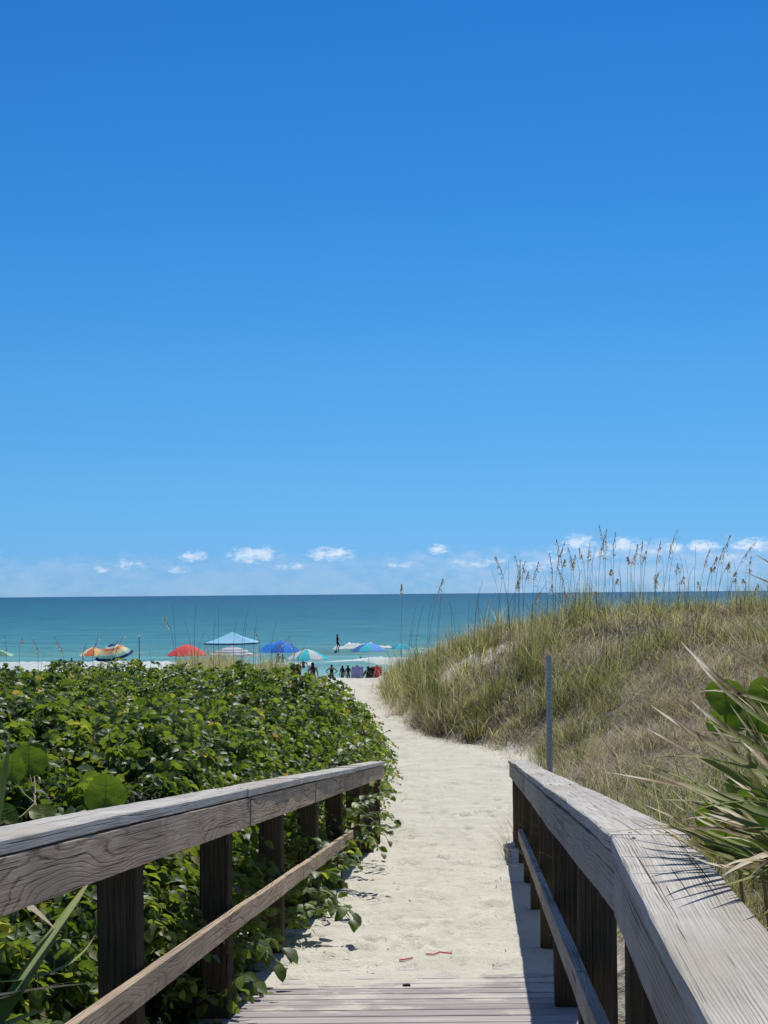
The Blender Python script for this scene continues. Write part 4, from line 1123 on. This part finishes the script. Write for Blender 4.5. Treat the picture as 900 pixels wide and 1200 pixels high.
# ------------------------------------------------------------------ umbrellas
FM = {}
def fabric(name, col):
    if name not in FM: FM[name] = plain('fabric_' + name, col, .75, .04, 0, .45, scale=3)
    return FM[name]
M['pole'] = plain('white_pole', (.6, .6, .6), .4)
def umbrella(label, px, ytop, halfw_px, ybot, D, mats, mode, n=8, tilt=(0, 0), valance=0.0, name='beach_umbrella'):
    """px,ytop = apex; mats: ring or panel materials"""
    ap = at(px, ytop, D); Rr = halfw_px / F * D; hgt = (ybot - ytop) / F * D
    gz0 = gz(ap.x, D)
    o = root(name, (ap.x, D, gz0)); tag(o, label, 'beach umbrella', 'umbrellas on the beach')
    H = ap.z - gz0
    sub = 4; rings = 8
    V = [Vector((0, 0, 0))]; nn = n * sub
    for k in range(1, rings + 1):
        s = k / rings
        for j in range(nn):
            a = j / nn * 2 * math.pi + .2
            w = math.sin((j % sub) / sub * math.pi)
            rr = Rr * s * (1 - .045 * w * s)
            z = -hgt * (.35 * s + .65 * s ** 1.8) - .035 * Rr * w * s * s
            V.append(Vector((math.cos(a) * rr, math.sin(a) * rr, z)))
    T = []; Qq = []; mi_t = []; mi_q = []
    nm = len(mats)
    def mi(k, j):
        if mode == 'ring': return min(nm - 1, int(k / rings * nm))
        return (j // sub) % nm
    for j in range(nn):
        T.append((0, 1 + j, 1 + (j + 1) % nn)); mi_t.append(mi(0, j))
    for k in range(rings - 1):
        for j in range(nn):
            Qq.append((1 + k * nn + j, 1 + (k + 1) * nn + j, 1 + (k + 1) * nn + (j + 1) % nn, 1 + k * nn + (j + 1) % nn)); mi_q.append(mi(k + 1, j))
    if valance:
        b0 = 1 + (rings - 1) * nn; e0 = len(V)
        for j in range(nn):
            v = V[b0 + j]; V.append(Vector((v.x * 1.005, v.y * 1.005, v.z - valance * (1 - .3 * math.cos(j * 2 * math.pi / sub)))))
        for j in range(nn):
            Qq.append((b0 + j, e0 + j, e0 + (j + 1) % nn, b0 + (j + 1) % nn)); mi_q.append(mi(rings, j))
    rot = Euler((R(tilt[0]), R(tilt[1]), 0)).to_matrix()
    piv = Vector((0, 0, H))
    V2 = [rot @ v + piv for v in V]
    c = obj_np('canopy', np.array([tuple(v) for v in V2]), Qq, T, None, o, None, False, mats, mi_q + mi_t)
    md = c.modifiers.new('t', 'SOLIDIFY'); md.thickness = .004
    bm = bmesh.new(); bmesh.ops.create_uvsphere(bm, u_segments=8, v_segments=6, radius=.035, matrix=Matrix.Translation(piv + Vector((0, 0, .02))))
    obj_bm('finial', bm, M['pole'], c, True)
    elbow = V2[0] - rot @ Vector((0, 0, hgt * 1.2 + .1))
    Vv, qv = tube_arrays([[tuple(V2[0]), tuple(elbow), (elbow.x, elbow.y, -.2)]], [[.018, .018, .018]], 8)
    obj_np('pole', Vv, qv, None, M['pole'], o)
    ln = []
    for j in range(n):
        vv = [V2[1 + k * nn + j * sub] for k in (0, 3, 7)]
        lnj = [tuple(V2[0] + Vector((0, 0, -.015)))] + [tuple(v + Vector((0, 0, -.015))) for v in vv]
        Vv, qv = tube_arrays([lnj], [[.007] * 4], 4)
        obj_np('rib', Vv, qv, None, M['pole'], c)
    return o
f = fabric
navy = f('navy', (.02, .05, .22)); cream = f('cream', (.92, .90, .72)); orange = f('orange', (.92, .36, .16)); yellow = f('yellow', (.95, .78, .38)); mint = f('mint', (.45, .80, .66)); white = f('white', (.78, .80, .80)); coral = f('coral', (.92, .14, .15))
aqua = f('aqua', (.06, .74, .82)); blue = f('blue', (.04, .38, .92)); sky = f('light_blue', (.20, .52, .95)); teal = f('teal', (.03, .50, .72)); tan_ = f('tan', (.62, .50, .34)); periw = f('periwinkle', (.10, .25, .70)); green = f('green', (.10, .35, .25)); red = f('red', (.62, .03, .06)); black = f('black', (.02, .02, .025)); lilac = f('lilac', (.34, .38, .58))
umbrella('orange and yellow striped umbrella half hidden behind the rainbow umbrella', 110, 758, 17, 768, 97, [yellow, orange, yellow, orange, cream, orange, yellow, orange], 'panel')
umbrella('rainbow ringed umbrella with navy top, tilted to the left', 131, 754.5, 23, 768.5, 93, [navy, f('royal_blue', (.05, .13, .45)), cream, orange, yellow, cream, mint, navy], 'ring', tilt=(14, -9))
umbrella('coral red umbrella standing alone left of the light blue canopy tent', 219, 755, 23, 767, 95, [coral], 'panel', valance=.05)
umbrella('white umbrella with small blue pattern under the canopy tent', 272, 757.5, 26, 766, 97, [white, lilac, white, white, lilac, white, lilac, white], 'ring', valance=.12)
umbrella('low tan umbrella behind the white patterned one', 282, 763, 22, 768.5, 104, [tan_, f('sand_fabric', (.55, .42, .28))], 'panel')
umbrella('plain deep blue umbrella at the back, right of the canopy tent', 318, 752.5, 16, 763, 101, [blue], 'panel')
umbrella('large bright blue domed umbrella right of the canopy tent', 330, 750, 23, 764, 95, [blue, f('mid_blue', (.04, .28, .80))], 'panel')
umbrella('aqua and white panelled umbrella in front of the swimmers', 360, 760.5, 24, 771.5, 90, [aqua, white, aqua, aqua, white, aqua, white, aqua], 'panel', valance=.05)
umbrella('blue umbrella with light blue edge panels right of the surfer', 432, 753, 21, 762, 98, [sky, periw, sky, sky, periw, aqua, sky, sky], 'panel', valance=.03)
umbrella('small teal umbrella beside the left end of the right dune', 470, 754, 13, 760, 103, [teal, aqua], 'panel')
umbrella('dark green umbrella at the left edge of the beach', -4, 761, 20, 768, 96, [green, mint], 'panel')

# canopy tent
D_ = 99.0; c0 = at(272, 740.5, D_); g0 = gz(c0.x, D_)
o = root('canopy_tent', (c0.x, D_, g0), R(0)); tag(o, 'light blue pop up canopy tent with edge coloured navy for the eave shade over the white umbrella', 'canopy tent')
hz = at(272, 752.5, D_).z - g0; H = c0.z - g0; w = 1.58
lb = f('tent_blue', (.42, .78, .95))
V = []; Qq = []; T = []
NN = 6
cor = [(-w, -w), (w, -w), (w, w), (-w, w)]
V.append((0, 0, H))
for k in range(1, NN + 1):
    s = k / NN
    for a in range(4):
        for u_ in range(4):
            x = cor[a][0] * (1 - u_ / 4) + cor[(a + 1) % 4][0] * u_ / 4; y = cor[a][1] * (1 - u_ / 4) + cor[(a + 1) % 4][1] * u_ / 4
            z = H - (H - hz) * s - .05 * math.sin(s * math.pi) * 1 - .04 * math.sin(u_ / 4 * math.pi) * s
            V.append((x * s, y * s, z))
for j in range(16): T.append((0, 1 + j, 1 + (j + 1) % 16))
for k in range(NN - 1):
    for j in range(16): Qq.append((1 + k * 16 + j, 1 + (k + 1) * 16 + j, 1 + (k + 1) * 16 + (j + 1) % 16, 1 + k * 16 + (j + 1) % 16))
rf = obj_np('roof', V, Qq, T, lb, o, None, False); rf.modifiers.new('t', 'SOLIDIFY').thickness = .006
V2 = [V[1 + (NN - 1) * 16 + j] for j in range(16)]; VV = [(x * 1.003, y * 1.003, z) for x, y, z in V2] + [(x * 1.003, y * 1.003, z - .09) for x, y, z in V2]
vl = obj_np('valance', VV, [(j, 16 + j, 16 + (j + 1) % 16, (j + 1) % 16) for j in range(16)], None, navy, o, None, False); vl.modifiers.new('t', 'SOLIDIFY').thickness = .006  # navy on the valance is the shade under the eaves, put in as colour
for (x, y) in cor:
    Vv, qv = tube_arrays([[(x * .985, y * .985, -.1), (x * .985, y * .985, hz - .03)]], [[.022, .022]], 6); obj_np('leg', Vv, qv, None, M['pole'], o)

# ------------------------------------------------------------------ beach chairs
def chair(label, px, D, mat, rz, name='beach_chair', wide=.62):
    p = at(px, 780, D); g0 = gz(p.x, D)
    o = root(name, (p.x, D, g0), rz); tag(o, label, 'beach chair', 'folding chairs on the beach')
    h = wide / 2
    def sheet(nm, y0, z0, y1, z1, th, sag):
        V = []; Qs = []
        for k in range(7):
            s = k / 6
            for e in range(5):
                x = -h + wide * e / 4
                V.append((x, y0 + (y1 - y0) * s, z0 + (z1 - z0) * s - sag * math.sin(e / 4 * math.pi) * math.sin(s * math.pi)))
        for k in range(6):
            for e in range(4): Qs.append((k * 5 + e, k * 5 + e + 1, (k + 1) * 5 + e + 1, (k + 1) * 5 + e))
        q_ = obj_np(nm, V, Qs, None, mat, o); q_.modifiers.new('t', 'SOLIDIFY').thickness = th
        return q_
    sheet('seat', -.05, .36, .45, .40, .012, .05)
    sheet('backrest', -.05, .36, -.32, 1.02, .012, .04)
    sheet('headrest', -.325, 1.02, -.345, 1.10, .05, .0)
    for s in (-1, 1):
        x = s * (h + .015)
        Vv, qv = tube_arrays([[(x, -.35, 1.06), (x, -.05, .35), (x, .48, .40)], [(x, -.28, 0), (x, .30, .58), (x, .34, .60)]], [[.012] * 3, [.012] * 3], 6); obj_np('side_frame', Vv, qv, None, M['galv'], o)
        Vv, qv = tube_arrays([[(x, -.25, .62), (x, .35, .60)]], [[.02, .02]], 6); obj_np('armrest', Vv, qv, None, M['galv'], o)
        Vv, qv = tube_arrays([[(x, .42, 0), (x, -.12, .52)]], [[.012, .012]], 6); obj_np('leg', Vv, qv, None, M['galv'], o)
    return o
chair('blue and white folding beach chair seen from behind beside the standing girls', 418.5, 88, lilac, R(5), wide=.62)
chair('red folding beach chair next to the right dune', 442, 88, red, R(-8), wide=.58)
chair('dark folding beach chair between the blue and the red chair', 431, 86, black, R(35), wide=.5)
chair('red folding beach chair under the aqua and white umbrella', 346, 92, red, R(12), wide=.6)
chair('small red folding chair below the blue umbrellas', 317, 93, red, R(-15), wide=.5)

# ------------------------------------------------------------------ people
SKIN = [plain('skin_light', (.55, .34, .24), .55), plain('skin_tan', (.30, .165, .10), .55), plain('skin_dark', (.10, .055, .035), .55)]
HAIR = [plain('hair_black', (.012, .010, .010), .5), plain('hair_brown', (.05, .03, .018), .5)]
def skinmesh(name, joints, edges, radii, mat, parent, sub=2, rooti=0):
    me = bpy.data.meshes.new(name); me.from_pydata(joints, edges, []); me.materials.append(mat)
    o = link(bpy.data.objects.new(name, me), parent)
    md = o.modifiers.new('skin', 'SKIN'); md.use_smooth_shade = True
    sv = me.skin_vertices[0].data
    for i, rd in enumerate(radii): sv[i].radius = rd if isinstance(rd, tuple) else (rd, rd)
    sv[rooti].use_root = True
    s2 = o.modifiers.new('sub', 'SUBSURF'); s2.levels = sub; s2.render_levels = sub
    return o
def person(label, loc, rz, pose='stand', skin=0, hair=0, longhair=False, suit=None, top=True, scale=1.0, shorts=False, cat='person'):
    o = root('person', loc, rz); tag(o, label, cat, 'people at the beach')
    J = {'pel': (0, 0, .93), 'sp': (0, -.01, 1.08), 'ch': (0, 0, 1.27), 'nk0': (0, 0, 1.40), 'nk': (0, .01, 1.46), 'hd': (0, .02, 1.56), 'ht': (0, .01, 1.66), 'no': (0, .11, 1.56)}
    Rd = {'pel': (.14, .11), 'sp': (.12, .09), 'ch': (.15, .10), 'nk0': (.10, .07), 'nk': .052, 'hd': (.075, .09), 'ht': (.06, .07), 'no': .018}
    E = [('pel', 'sp'), ('sp', 'ch'), ('ch', 'nk0'), ('nk0', 'nk'), ('nk', 'hd'), ('hd', 'ht'), ('hd', 'no')]
    for s, n_ in ((-1, 'l'), (1, 'r')):
        kn = (s * .10, .02, .50); an = (s * .11, -.02, .09); to = (s * .13, .15, .03); hp = (s * .09, 0, .86)
        sh = (s * .17, 0, 1.37); el = (s * .25, -.02, 1.10); wr = (s * .27, .06, .86); ha = (s * .27, .09, .78)
        if pose == 'akimbo': el = (s * .43, -.06, 1.14); wr = (s * .20, .06, 1.0); ha = (s * .14, .11, 1.0)
        if pose == 'surf':
            kn = (s * .16, .16 if s > 0 else .10, .52); an = (s * .30, -.02, .09); to = (s * .33, .14, .03); el = (s * .33, .02, 1.14); wr = (s * .50, .08, 1.05); ha = (s * .58, .10, 1.05)
        if pose == 'wave': el = (s * .33, .05, 1.2); wr = (s * .42, .1, 1.05); ha = (s * .45, .14, 1.0)
        if pose == 'sit':
            hp = (s * .10, .03, .88); kn = (s * .13, .46, .93); an = (s * .13, .62, .52); to = (s * .14, .76, .50); el = (s * .27, .08, 1.10); wr = (s * .24, .32, 1.02); ha = (s * .23, .40, 1.02)
        for nm, p_, r_ in (('hp', hp, .095), ('kn', kn, .058), ('an', an, .038), ('to', to, .03), ('sh', sh, .058), ('el', el, .040), ('wr', wr, .027), ('ha', ha, (.035, .018))):
            J[nm + n_] = p_; Rd[nm + n_] = r_
        # fingers and thumb
        hx, hy, hz_ = ha; wx, wy, wz = wr; d = Vector((hx - wx, hy - wy, hz_ - wz)).normalized()
        sdv = d.cross(Vector((0, 0, 1))) if abs(d.z) < .9 else Vector((0, 1, 0)); sdv.normalize()
        for fi in range(4):
            b_ = Vector(ha) + sdv * (fi - 1.5) * .018; tp_ = b_ + d * (.07, .08, .075, .055)[fi]
            J['f%d' % fi + n_] = tuple(tp_); Rd['f%d' % fi + n_] = .007; E.append(('ha' + n_, 'f%d' % fi + n_))
        tp_ = Vector(wr) + d * .05 + sdv * .05; J['th' + n_] = tuple(tp_); Rd['th' + n_] = .008; E.append(('wr' + n_, 'th' + n_))
        E += [('pel', 'hp' + n_), ('hp' + n_, 'kn' + n_), ('kn' + n_, 'an' + n_), ('an' + n_, 'to' + n_), ('nk0', 'sh' + n_), ('sh' + n_, 'el' + n_), ('el' + n_, 'wr' + n_), ('wr' + n_, 'ha' + n_)]
    names = list(J); ix = {n_: i for i, n_ in enumerate(names)}
    sc = scale; dz = -.50 if pose == 'sit' else 0
    P = [(J[n_][0] * sc, J[n_][1] * sc, (J[n_][2] + dz) * sc) for n_ in names]
    rad = [tuple(q * sc for q in Rd[n_]) if isinstance(Rd[n_], tuple) else Rd[n_] * sc for n_ in names]
    skinmesh('body', P, [(ix[a], ix[b_]) for a, b_ in E], rad, SKIN[skin], o, 2, 0)
    # hair
    hv = [(0, -.005, 1.63 + dz), (0, -.04, 1.58 + dz), (0, -.06, 1.48 + dz)]; hr = [(.085, .09), (.092, .075), (.07, .05)]
    if longhair: hv += [(0, -.10, 1.34 + dz), (0, -.12, 1.16 + dz), (0, -.11, 1.02 + dz)]; hr += [(.13, .06), (.14, .05), (.06, .03)]
    skinmesh('hair', [tuple(c_ * sc for c_ in v) for v in hv], [(i, i + 1) for i in range(len(hv) - 1)], [(a * sc, b_ * sc) for a, b_ in hr], HAIR[hair], o, 2, 0)
    if suit is not None:
        if top:
            tv = [(0, 0, 1.0 + dz), (0, 0, 1.12 + dz), (0, 0, 1.26 + dz), (0, 0, 1.36 + dz)]; tr_ = [(.150, .12), (.135, .105), (.165, .115), (.125, .085)]
            skinmesh('shirt', [tuple(c_ * sc for c_ in v) for v in tv], [(0, 1), (1, 2), (2, 3)], [(a * sc, b_ * sc) for a, b_ in tr_], suit, o, 2, 0)
        bt = [(0, 0, .98), (0, 0, .90), J['hpl'], J['hpr']]; br = [(.155, .12), (.15, .12), .11, .11]; be = [(0, 1), (1, 2), (1, 3)]
        if shorts:
            for n_ in 'lr':
                a_ = Vector(J['hp' + n_]); b_ = Vector(J['kn' + n_]); bt.append(tuple(a_.lerp(b_, .6))); br.append(.095); be.append((2 if n_ == 'l' else 3, len(bt) - 1))
        skinmesh('shorts' if shorts else 'swimwear', [((v[0]) * sc, v[1] * sc, (v[2] + dz) * sc) for v in bt], be, [tuple(q * sc for q in a) if isinstance(a, tuple) else a * sc for a in br], suit, o, 2, 1)
    return o
def stand_at(px, ytop, D, hgt, **k):
    """person of height hgt whose head top shows at (px,ytop); wading depth follows from that"""
    p = at(px, ytop, D); sc = hgt / 1.72
    return dict(loc=(p.x, D, p.z - hgt), scale=sc, **k)
def onsand(px, D, hgt): 
    p = at(px, 780, D); return dict(loc=(p.x, D, gz(p.x, D) - .01), scale=hgt / 1.72)
person('person with long dark hair seen from behind, standing nearest to the path crest', rz=R(0), skin=1, hair=0, longhair=True, suit=black, **onsand(366.5, 74, 1.62))
person('person in dark swimwear with hands on hips at the water edge', rz=R(10), pose='akimbo', skin=1, suit=black, **stand_at(388.5, 777.5, 112, 1.68))
person('slim person wading left in the pair beside the blue chair', rz=R(40), skin=1, hair=0, longhair=True, suit=navy, top=False, **stand_at(401, 779, 113, 1.45))
person('person with long hair wading right in the pair beside the blue chair', rz=R(-15), skin=1, hair=0, longhair=True, suit=black, **stand_at(408, 778.5, 112, 1.52))
sp_ = at(395.5, 768.5, 156.5)
person('surfer in a dark wetsuit riding the wave with bent knees', (sp_.x, 156.5, .42), R(-70), pose='surf', skin=2, suit=black, shorts=True, scale=.98)
# surfboard
sb = root('surfboard', (sp_.x - .15, 156.5, .37), R(75)); tag(sb, 'pale surfboard under the surfer on the breaking wave', 'surfboard')
V = []; n = 16
for i in range(n + 1):
    s = i / n; y = -1.3 + 2.7 * s; wv_ = .27 * (math.sin(math.pi * min(1, s * .96 + .03)) ** .55); rk = .16 * max(0, s - .6) ** 2 * 4
    for (a, zz) in ((-1, .02), (-.6, .05), (0, .06), (.6, .05), (1, .02), (.6, -.01), (0, -.02), (-.6, -.01)): V.append((a * wv_, y, zz + rk - .03))
Qq = [(i * 8 + j, i * 8 + (j + 1) % 8, (i + 1) * 8 + (j + 1) % 8, (i + 1) * 8 + j) for i in range(n) for j in range(8)]
obj_np('board', V, Qq, None, f('board_paint', (.30, .62, .48)), sb)
bm = bmesh.new(); vs = [bm.verts.new(v) for v in ((0, -1.15, -.04), (0, -.9, -.04), (0, -1.2, -.2))]
fc_ = bm.faces.new(vs); rt = bmesh.ops.extrude_face_region(bm, geom=[fc_]); bmesh.ops.translate(bm, verts=[v for v in rt['geom'] if isinstance(v, bmesh.types.BMVert)], vec=(.01, 0, 0))
obj_bm('fin', bm, black, sb)
def swimmer(px, yt, D, lab, sk=1, rz=0, pose='wave', suit=None): person(lab, rz=R(rz), pose=pose, skin=sk, hair=0, suit=suit, **stand_at(px, yt, D, 1.7))
swimmer(355.5, 771.5, 128, 'swimmer whose head shows just below the aqua and white umbrella', 1, 0)
swimmer(326, 764.5, 138, 'swimmer in the water below the large blue umbrella', 0, 20)
swimmer(331, 765.5, 139, 'swimmer right of another one below the large blue umbrella', 1, -20)
swimmer(422.5, 768.5, 140, 'lone swimmer in the water between surfer and blue umbrella', 2, 0)
swimmer(60.5, 778, 120, 'person wading in front of the white surf at the far left', 2, 0, 'stand', black)
swimmer(84, 770, 141, 'swimmer in the surf just left of the striped umbrella', 1, 0)
swimmer(93, 773, 130, 'swimmer below the left edge of the striped umbrella', 2, 0)
swimmer(151, 779, 115, 'person wading right below the rainbow umbrella', 2, 0, 'stand', navy)
swimmer(162.5, 773, 137, 'swimmer standing by the base of the thin stake', 2, 0)
swimmer(168.5, 773.5, 136, 'swimmer just right of the thin stake', 1, 0)
swimmer(177, 773, 137, 'rightmost swimmer between thin stake and coral umbrella', 2, 0)
swimmer(126, 779.5, 116, 'person in dark clothes under the rainbow umbrella', 2, 20, 'stand', black)
swimmer(453, 783, 112, 'person wading right of the red chair', 2, 0, 'stand', black)
def seated(px, D, lab, rz, sk, suit):
    p = at(px, 780, D); o = person(lab, (p.x, D + .02, gz(p.x, D) + .02), rz, 'sit', sk, 0, False, suit, True, 1.0, True)
seated(4, 90, 'person in dark shirt sitting beneath the dark green umbrella', R(30), 2, black)
seated(116, 90, 'person in dark shirt sitting beneath the striped umbrella', R(-20), 2, black)
seated(442, 88.05, 'person sitting in the red chair next to the right dune', R(-8), 0, red)
seated(418.5, 88.05, 'person sitting in the blue and white chair', R(5), 1, f('maroon', (.12, .03, .03)))
seated(431, 86.05, 'person sitting in the dark chair between blue and red chair', R(35), 2, black)
chair('dark folding beach chair beneath the dark green umbrella', 4, 90, black, R(30), wide=.55)
chair('dark folding beach chair beneath the striped umbrella', 116, 90, black, R(-20), wide=.55)

# ------------------------------------------------------------------ sky, sun, camera
SUN_EL = R(57); SUN_AZ = math.atan2(.13, .64)       # azimuth measured from +Y towards +X
w = bpy.data.worlds.new('World'); S.world = w; w.use_nodes = True
t = NT(w.node_tree); bg = t.n['Background']
sk = t.n.new('ShaderNodeTexSky'); sk.sky_type = 'NISHITA'; sk.sun_disc = False
sk.sun_elevation = SUN_EL; sk.sun_rotation = SUN_AZ; sk.altitude = 0; sk.air_density = 1.0; sk.dust_density = .25; sk.ozone_density = 2.5
def lin_(c): c = c / 255; return c / 12.92 if c <= .04045 else ((c + .055) / 1.055) ** 2.4
CUR = {5: (122,167,233), 150: (123,175,241), 300: (136,188,251), 450: (153,207,260), 550: (173,225,259), 600: (188,232,252), 640: (199,234,239), 670: (203,230,229), 692: (202,222,217)}
TGT = {5: (44,124,210), 150: (51,133,217), 300: (64,148,226), 450: (86,166,234), 550: (101,177,238), 600: (110,183,240), 640: (118,185,239), 670: (126,183,234), 692: (132,184,228)}
SKY_STOPS = [((696 - y) / F, tuple(lin_(TGT[y][k]) / lin_(CUR[y][k]) * (.70, .95, 1.22)[k] / 3 for k in range(3))) for y in sorted(CUR, reverse=True)]
SKY_STOPS += [(.55, (.16, .21, .30)), (.8, (.23, .25, .29)), (1.0, (.24, .25, .28))]

dirv = t.add('ShaderNodeTexCoord').outputs['Generated']
s3 = t.add('ShaderNodeSeparateXYZ', Vector=dirv)
az = t.m('ARCTAN2', s3.outputs[0], s3.outputs[1]); el = s3.outputs[2]
tint = t.ramp(el, SKY_STOPS)
skc = t.mix(1.0, t.mix(1.0, sk.outputs[0], (3.0, 3.0, 3.0), 'MULTIPLY'), tint, 'MULTIPLY')
cv = t.add('ShaderNodeCombineXYZ', X=t.m('MULTIPLY', az, 60.), Y=t.m('MULTIPLY', el, 120.))
nA = t.noise(cv.outputs[0], 2.6, 7, .66); nB = t.noise(cv.outputs[0], .35, 5, .6)
puffs = [(226, 652, 17, 8), (298, 650, 34, 11), (388, 649, 32, 9), (514, 644, 14, 7), (678, 636, 22, 11), (732, 638, 26, 9), (790, 642, 16, 6), (822, 641, 24, 8), (880, 640, 26, 9), (150, 662, 30, 7), (560, 660, 46, 7), (120, 668, 16, 5), (-40, 650, 40, 10), (980, 640, 40, 12), (640, 662, 60, 8), (-200, 648, 60, 12), (1150, 645, 60, 12), (655, 646, 20, 6), (705, 650, 34, 6), (765, 646, 30, 8), (850, 652, 30, 7), (340, 664, 30, 5), (470, 662, 26, 5), (208, 668, 24, 5)]
tot = None
for i, (px, py, wx, hy) in enumerate(puffs):
    a0 = math.atan((px - 450) / F); e0 = (696 - py - ROLL * (px - 450)) / F
    dx = t.m('DIVIDE', t.m('SUBTRACT', az, a0), wx * 1.2 / F); dy = t.m('DIVIDE', t.m('SUBTRACT', el, e0), hy * 1.2 / F)
    # flat bases: clouds fall off faster downwards
    r2_ = t.m('ADD', t.m('MULTIPLY', dx, dx), t.m('MULTIPLY', dy, dy))
    g_ = t.m('SUBTRACT', 1.0, t.m('SQRT', r2_), clamp=False)
    k = t.m('MAXIMUM', g_, 0.0)
    if i in (9, 10, 11, 14) or i > 16: k = t.m('MULTIPLY', k, .5)
    tot = k if tot is None else t.m('MAXIMUM', tot, k)
cl = t.smooth(t.m('ADD', tot, t.m('MULTIPLY', t.m('SUBTRACT', nA, .5), 2.7)), .05, 1.05)
cl = t.m('MULTIPLY', t.m('MULTIPLY', cl, t.smooth(tot, 0.0, .3)), .72)
# faint bank of distant cloud above the horizon
rgt = t.smooth(az, -.05, .16)
nC = t.noise(cv.outputs[0], 1.1, 6, .6)
topel = t.m('ADD', .022, t.m('ADD', t.m('MULTIPLY', rgt, .007), t.m('MULTIPLY', t.m('SUBTRACT', nC, .5), .022)))
bank = t.m('MULTIPLY', t.smooth(t.m('SUBTRACT', el, topel), .004, -.004), t.smooth(t.m('ADD', t.m('MULTIPLY', nB, .5), t.m('MULTIPLY', nC, .5)), .36, .62))
bankf = t.m('MULTIPLY', bank, t.m('ADD', .24, t.m('MULTIPLY', rgt, .28)))
skc = t.mix(bankf, skc, (5.6, 6.9, 8.9))
skc = t.mix(cl, skc, (8.4, 9.2, 10.2))
t.set(bg.inputs[0], skc); bg.inputs[1].default_value = .10

sd = bpy.data.lights.new('sun', 'SUN'); sd.energy = 4.4; sd.angle = R(.53); sd.color = (1.0, .955, .88)
so = bpy.data.objects.new('sun', sd); COL.objects.link(so)
dv = Vector((math.sin(SUN_AZ) * math.cos(SUN_EL), math.cos(SUN_AZ) * math.cos(SUN_EL), math.sin(SUN_EL)))
so.rotation_euler = dv.to_track_quat('Z', 'Y').to_euler(); so.location = dv * 50

cd = bpy.data.cameras.new('camera'); co = bpy.data.objects.new('camera', cd); COL.objects.link(co)
co.location = (0, 0, CAMZ)
cd.sensor_fit = 'HORIZONTAL'; cd.sensor_width = 36; cd.lens = 36 * F / 900
cd.shift_y = 96.0 / 900
cd.clip_start = .05; cd.clip_end = 200000
co.matrix_world = Matrix.Translation((0, 0, CAMZ)) @ Matrix.Rotation(R(90), 4, 'X') @ Matrix.Rotation(-ROLL, 4, 'Z')
S.camera = co
S.view_settings.view_transform = 'Standard'; S.view_settings.look = 'None'; S.view_settings.gamma = 1; S.view_settings.exposure = 0.0
try: S.view_settings.use_curve_mapping = False
except Exception: pass
S.render.engine = 'CYCLES'
S.cycles.max_bounces = 8; S.cycles.transmission_bounces = 4; S.cycles.diffuse_bounces = 4; S.cycles.glossy_bounces = 3; S.cycles.transparent_max_bounces = 6
S.cycles.use_denoising = True
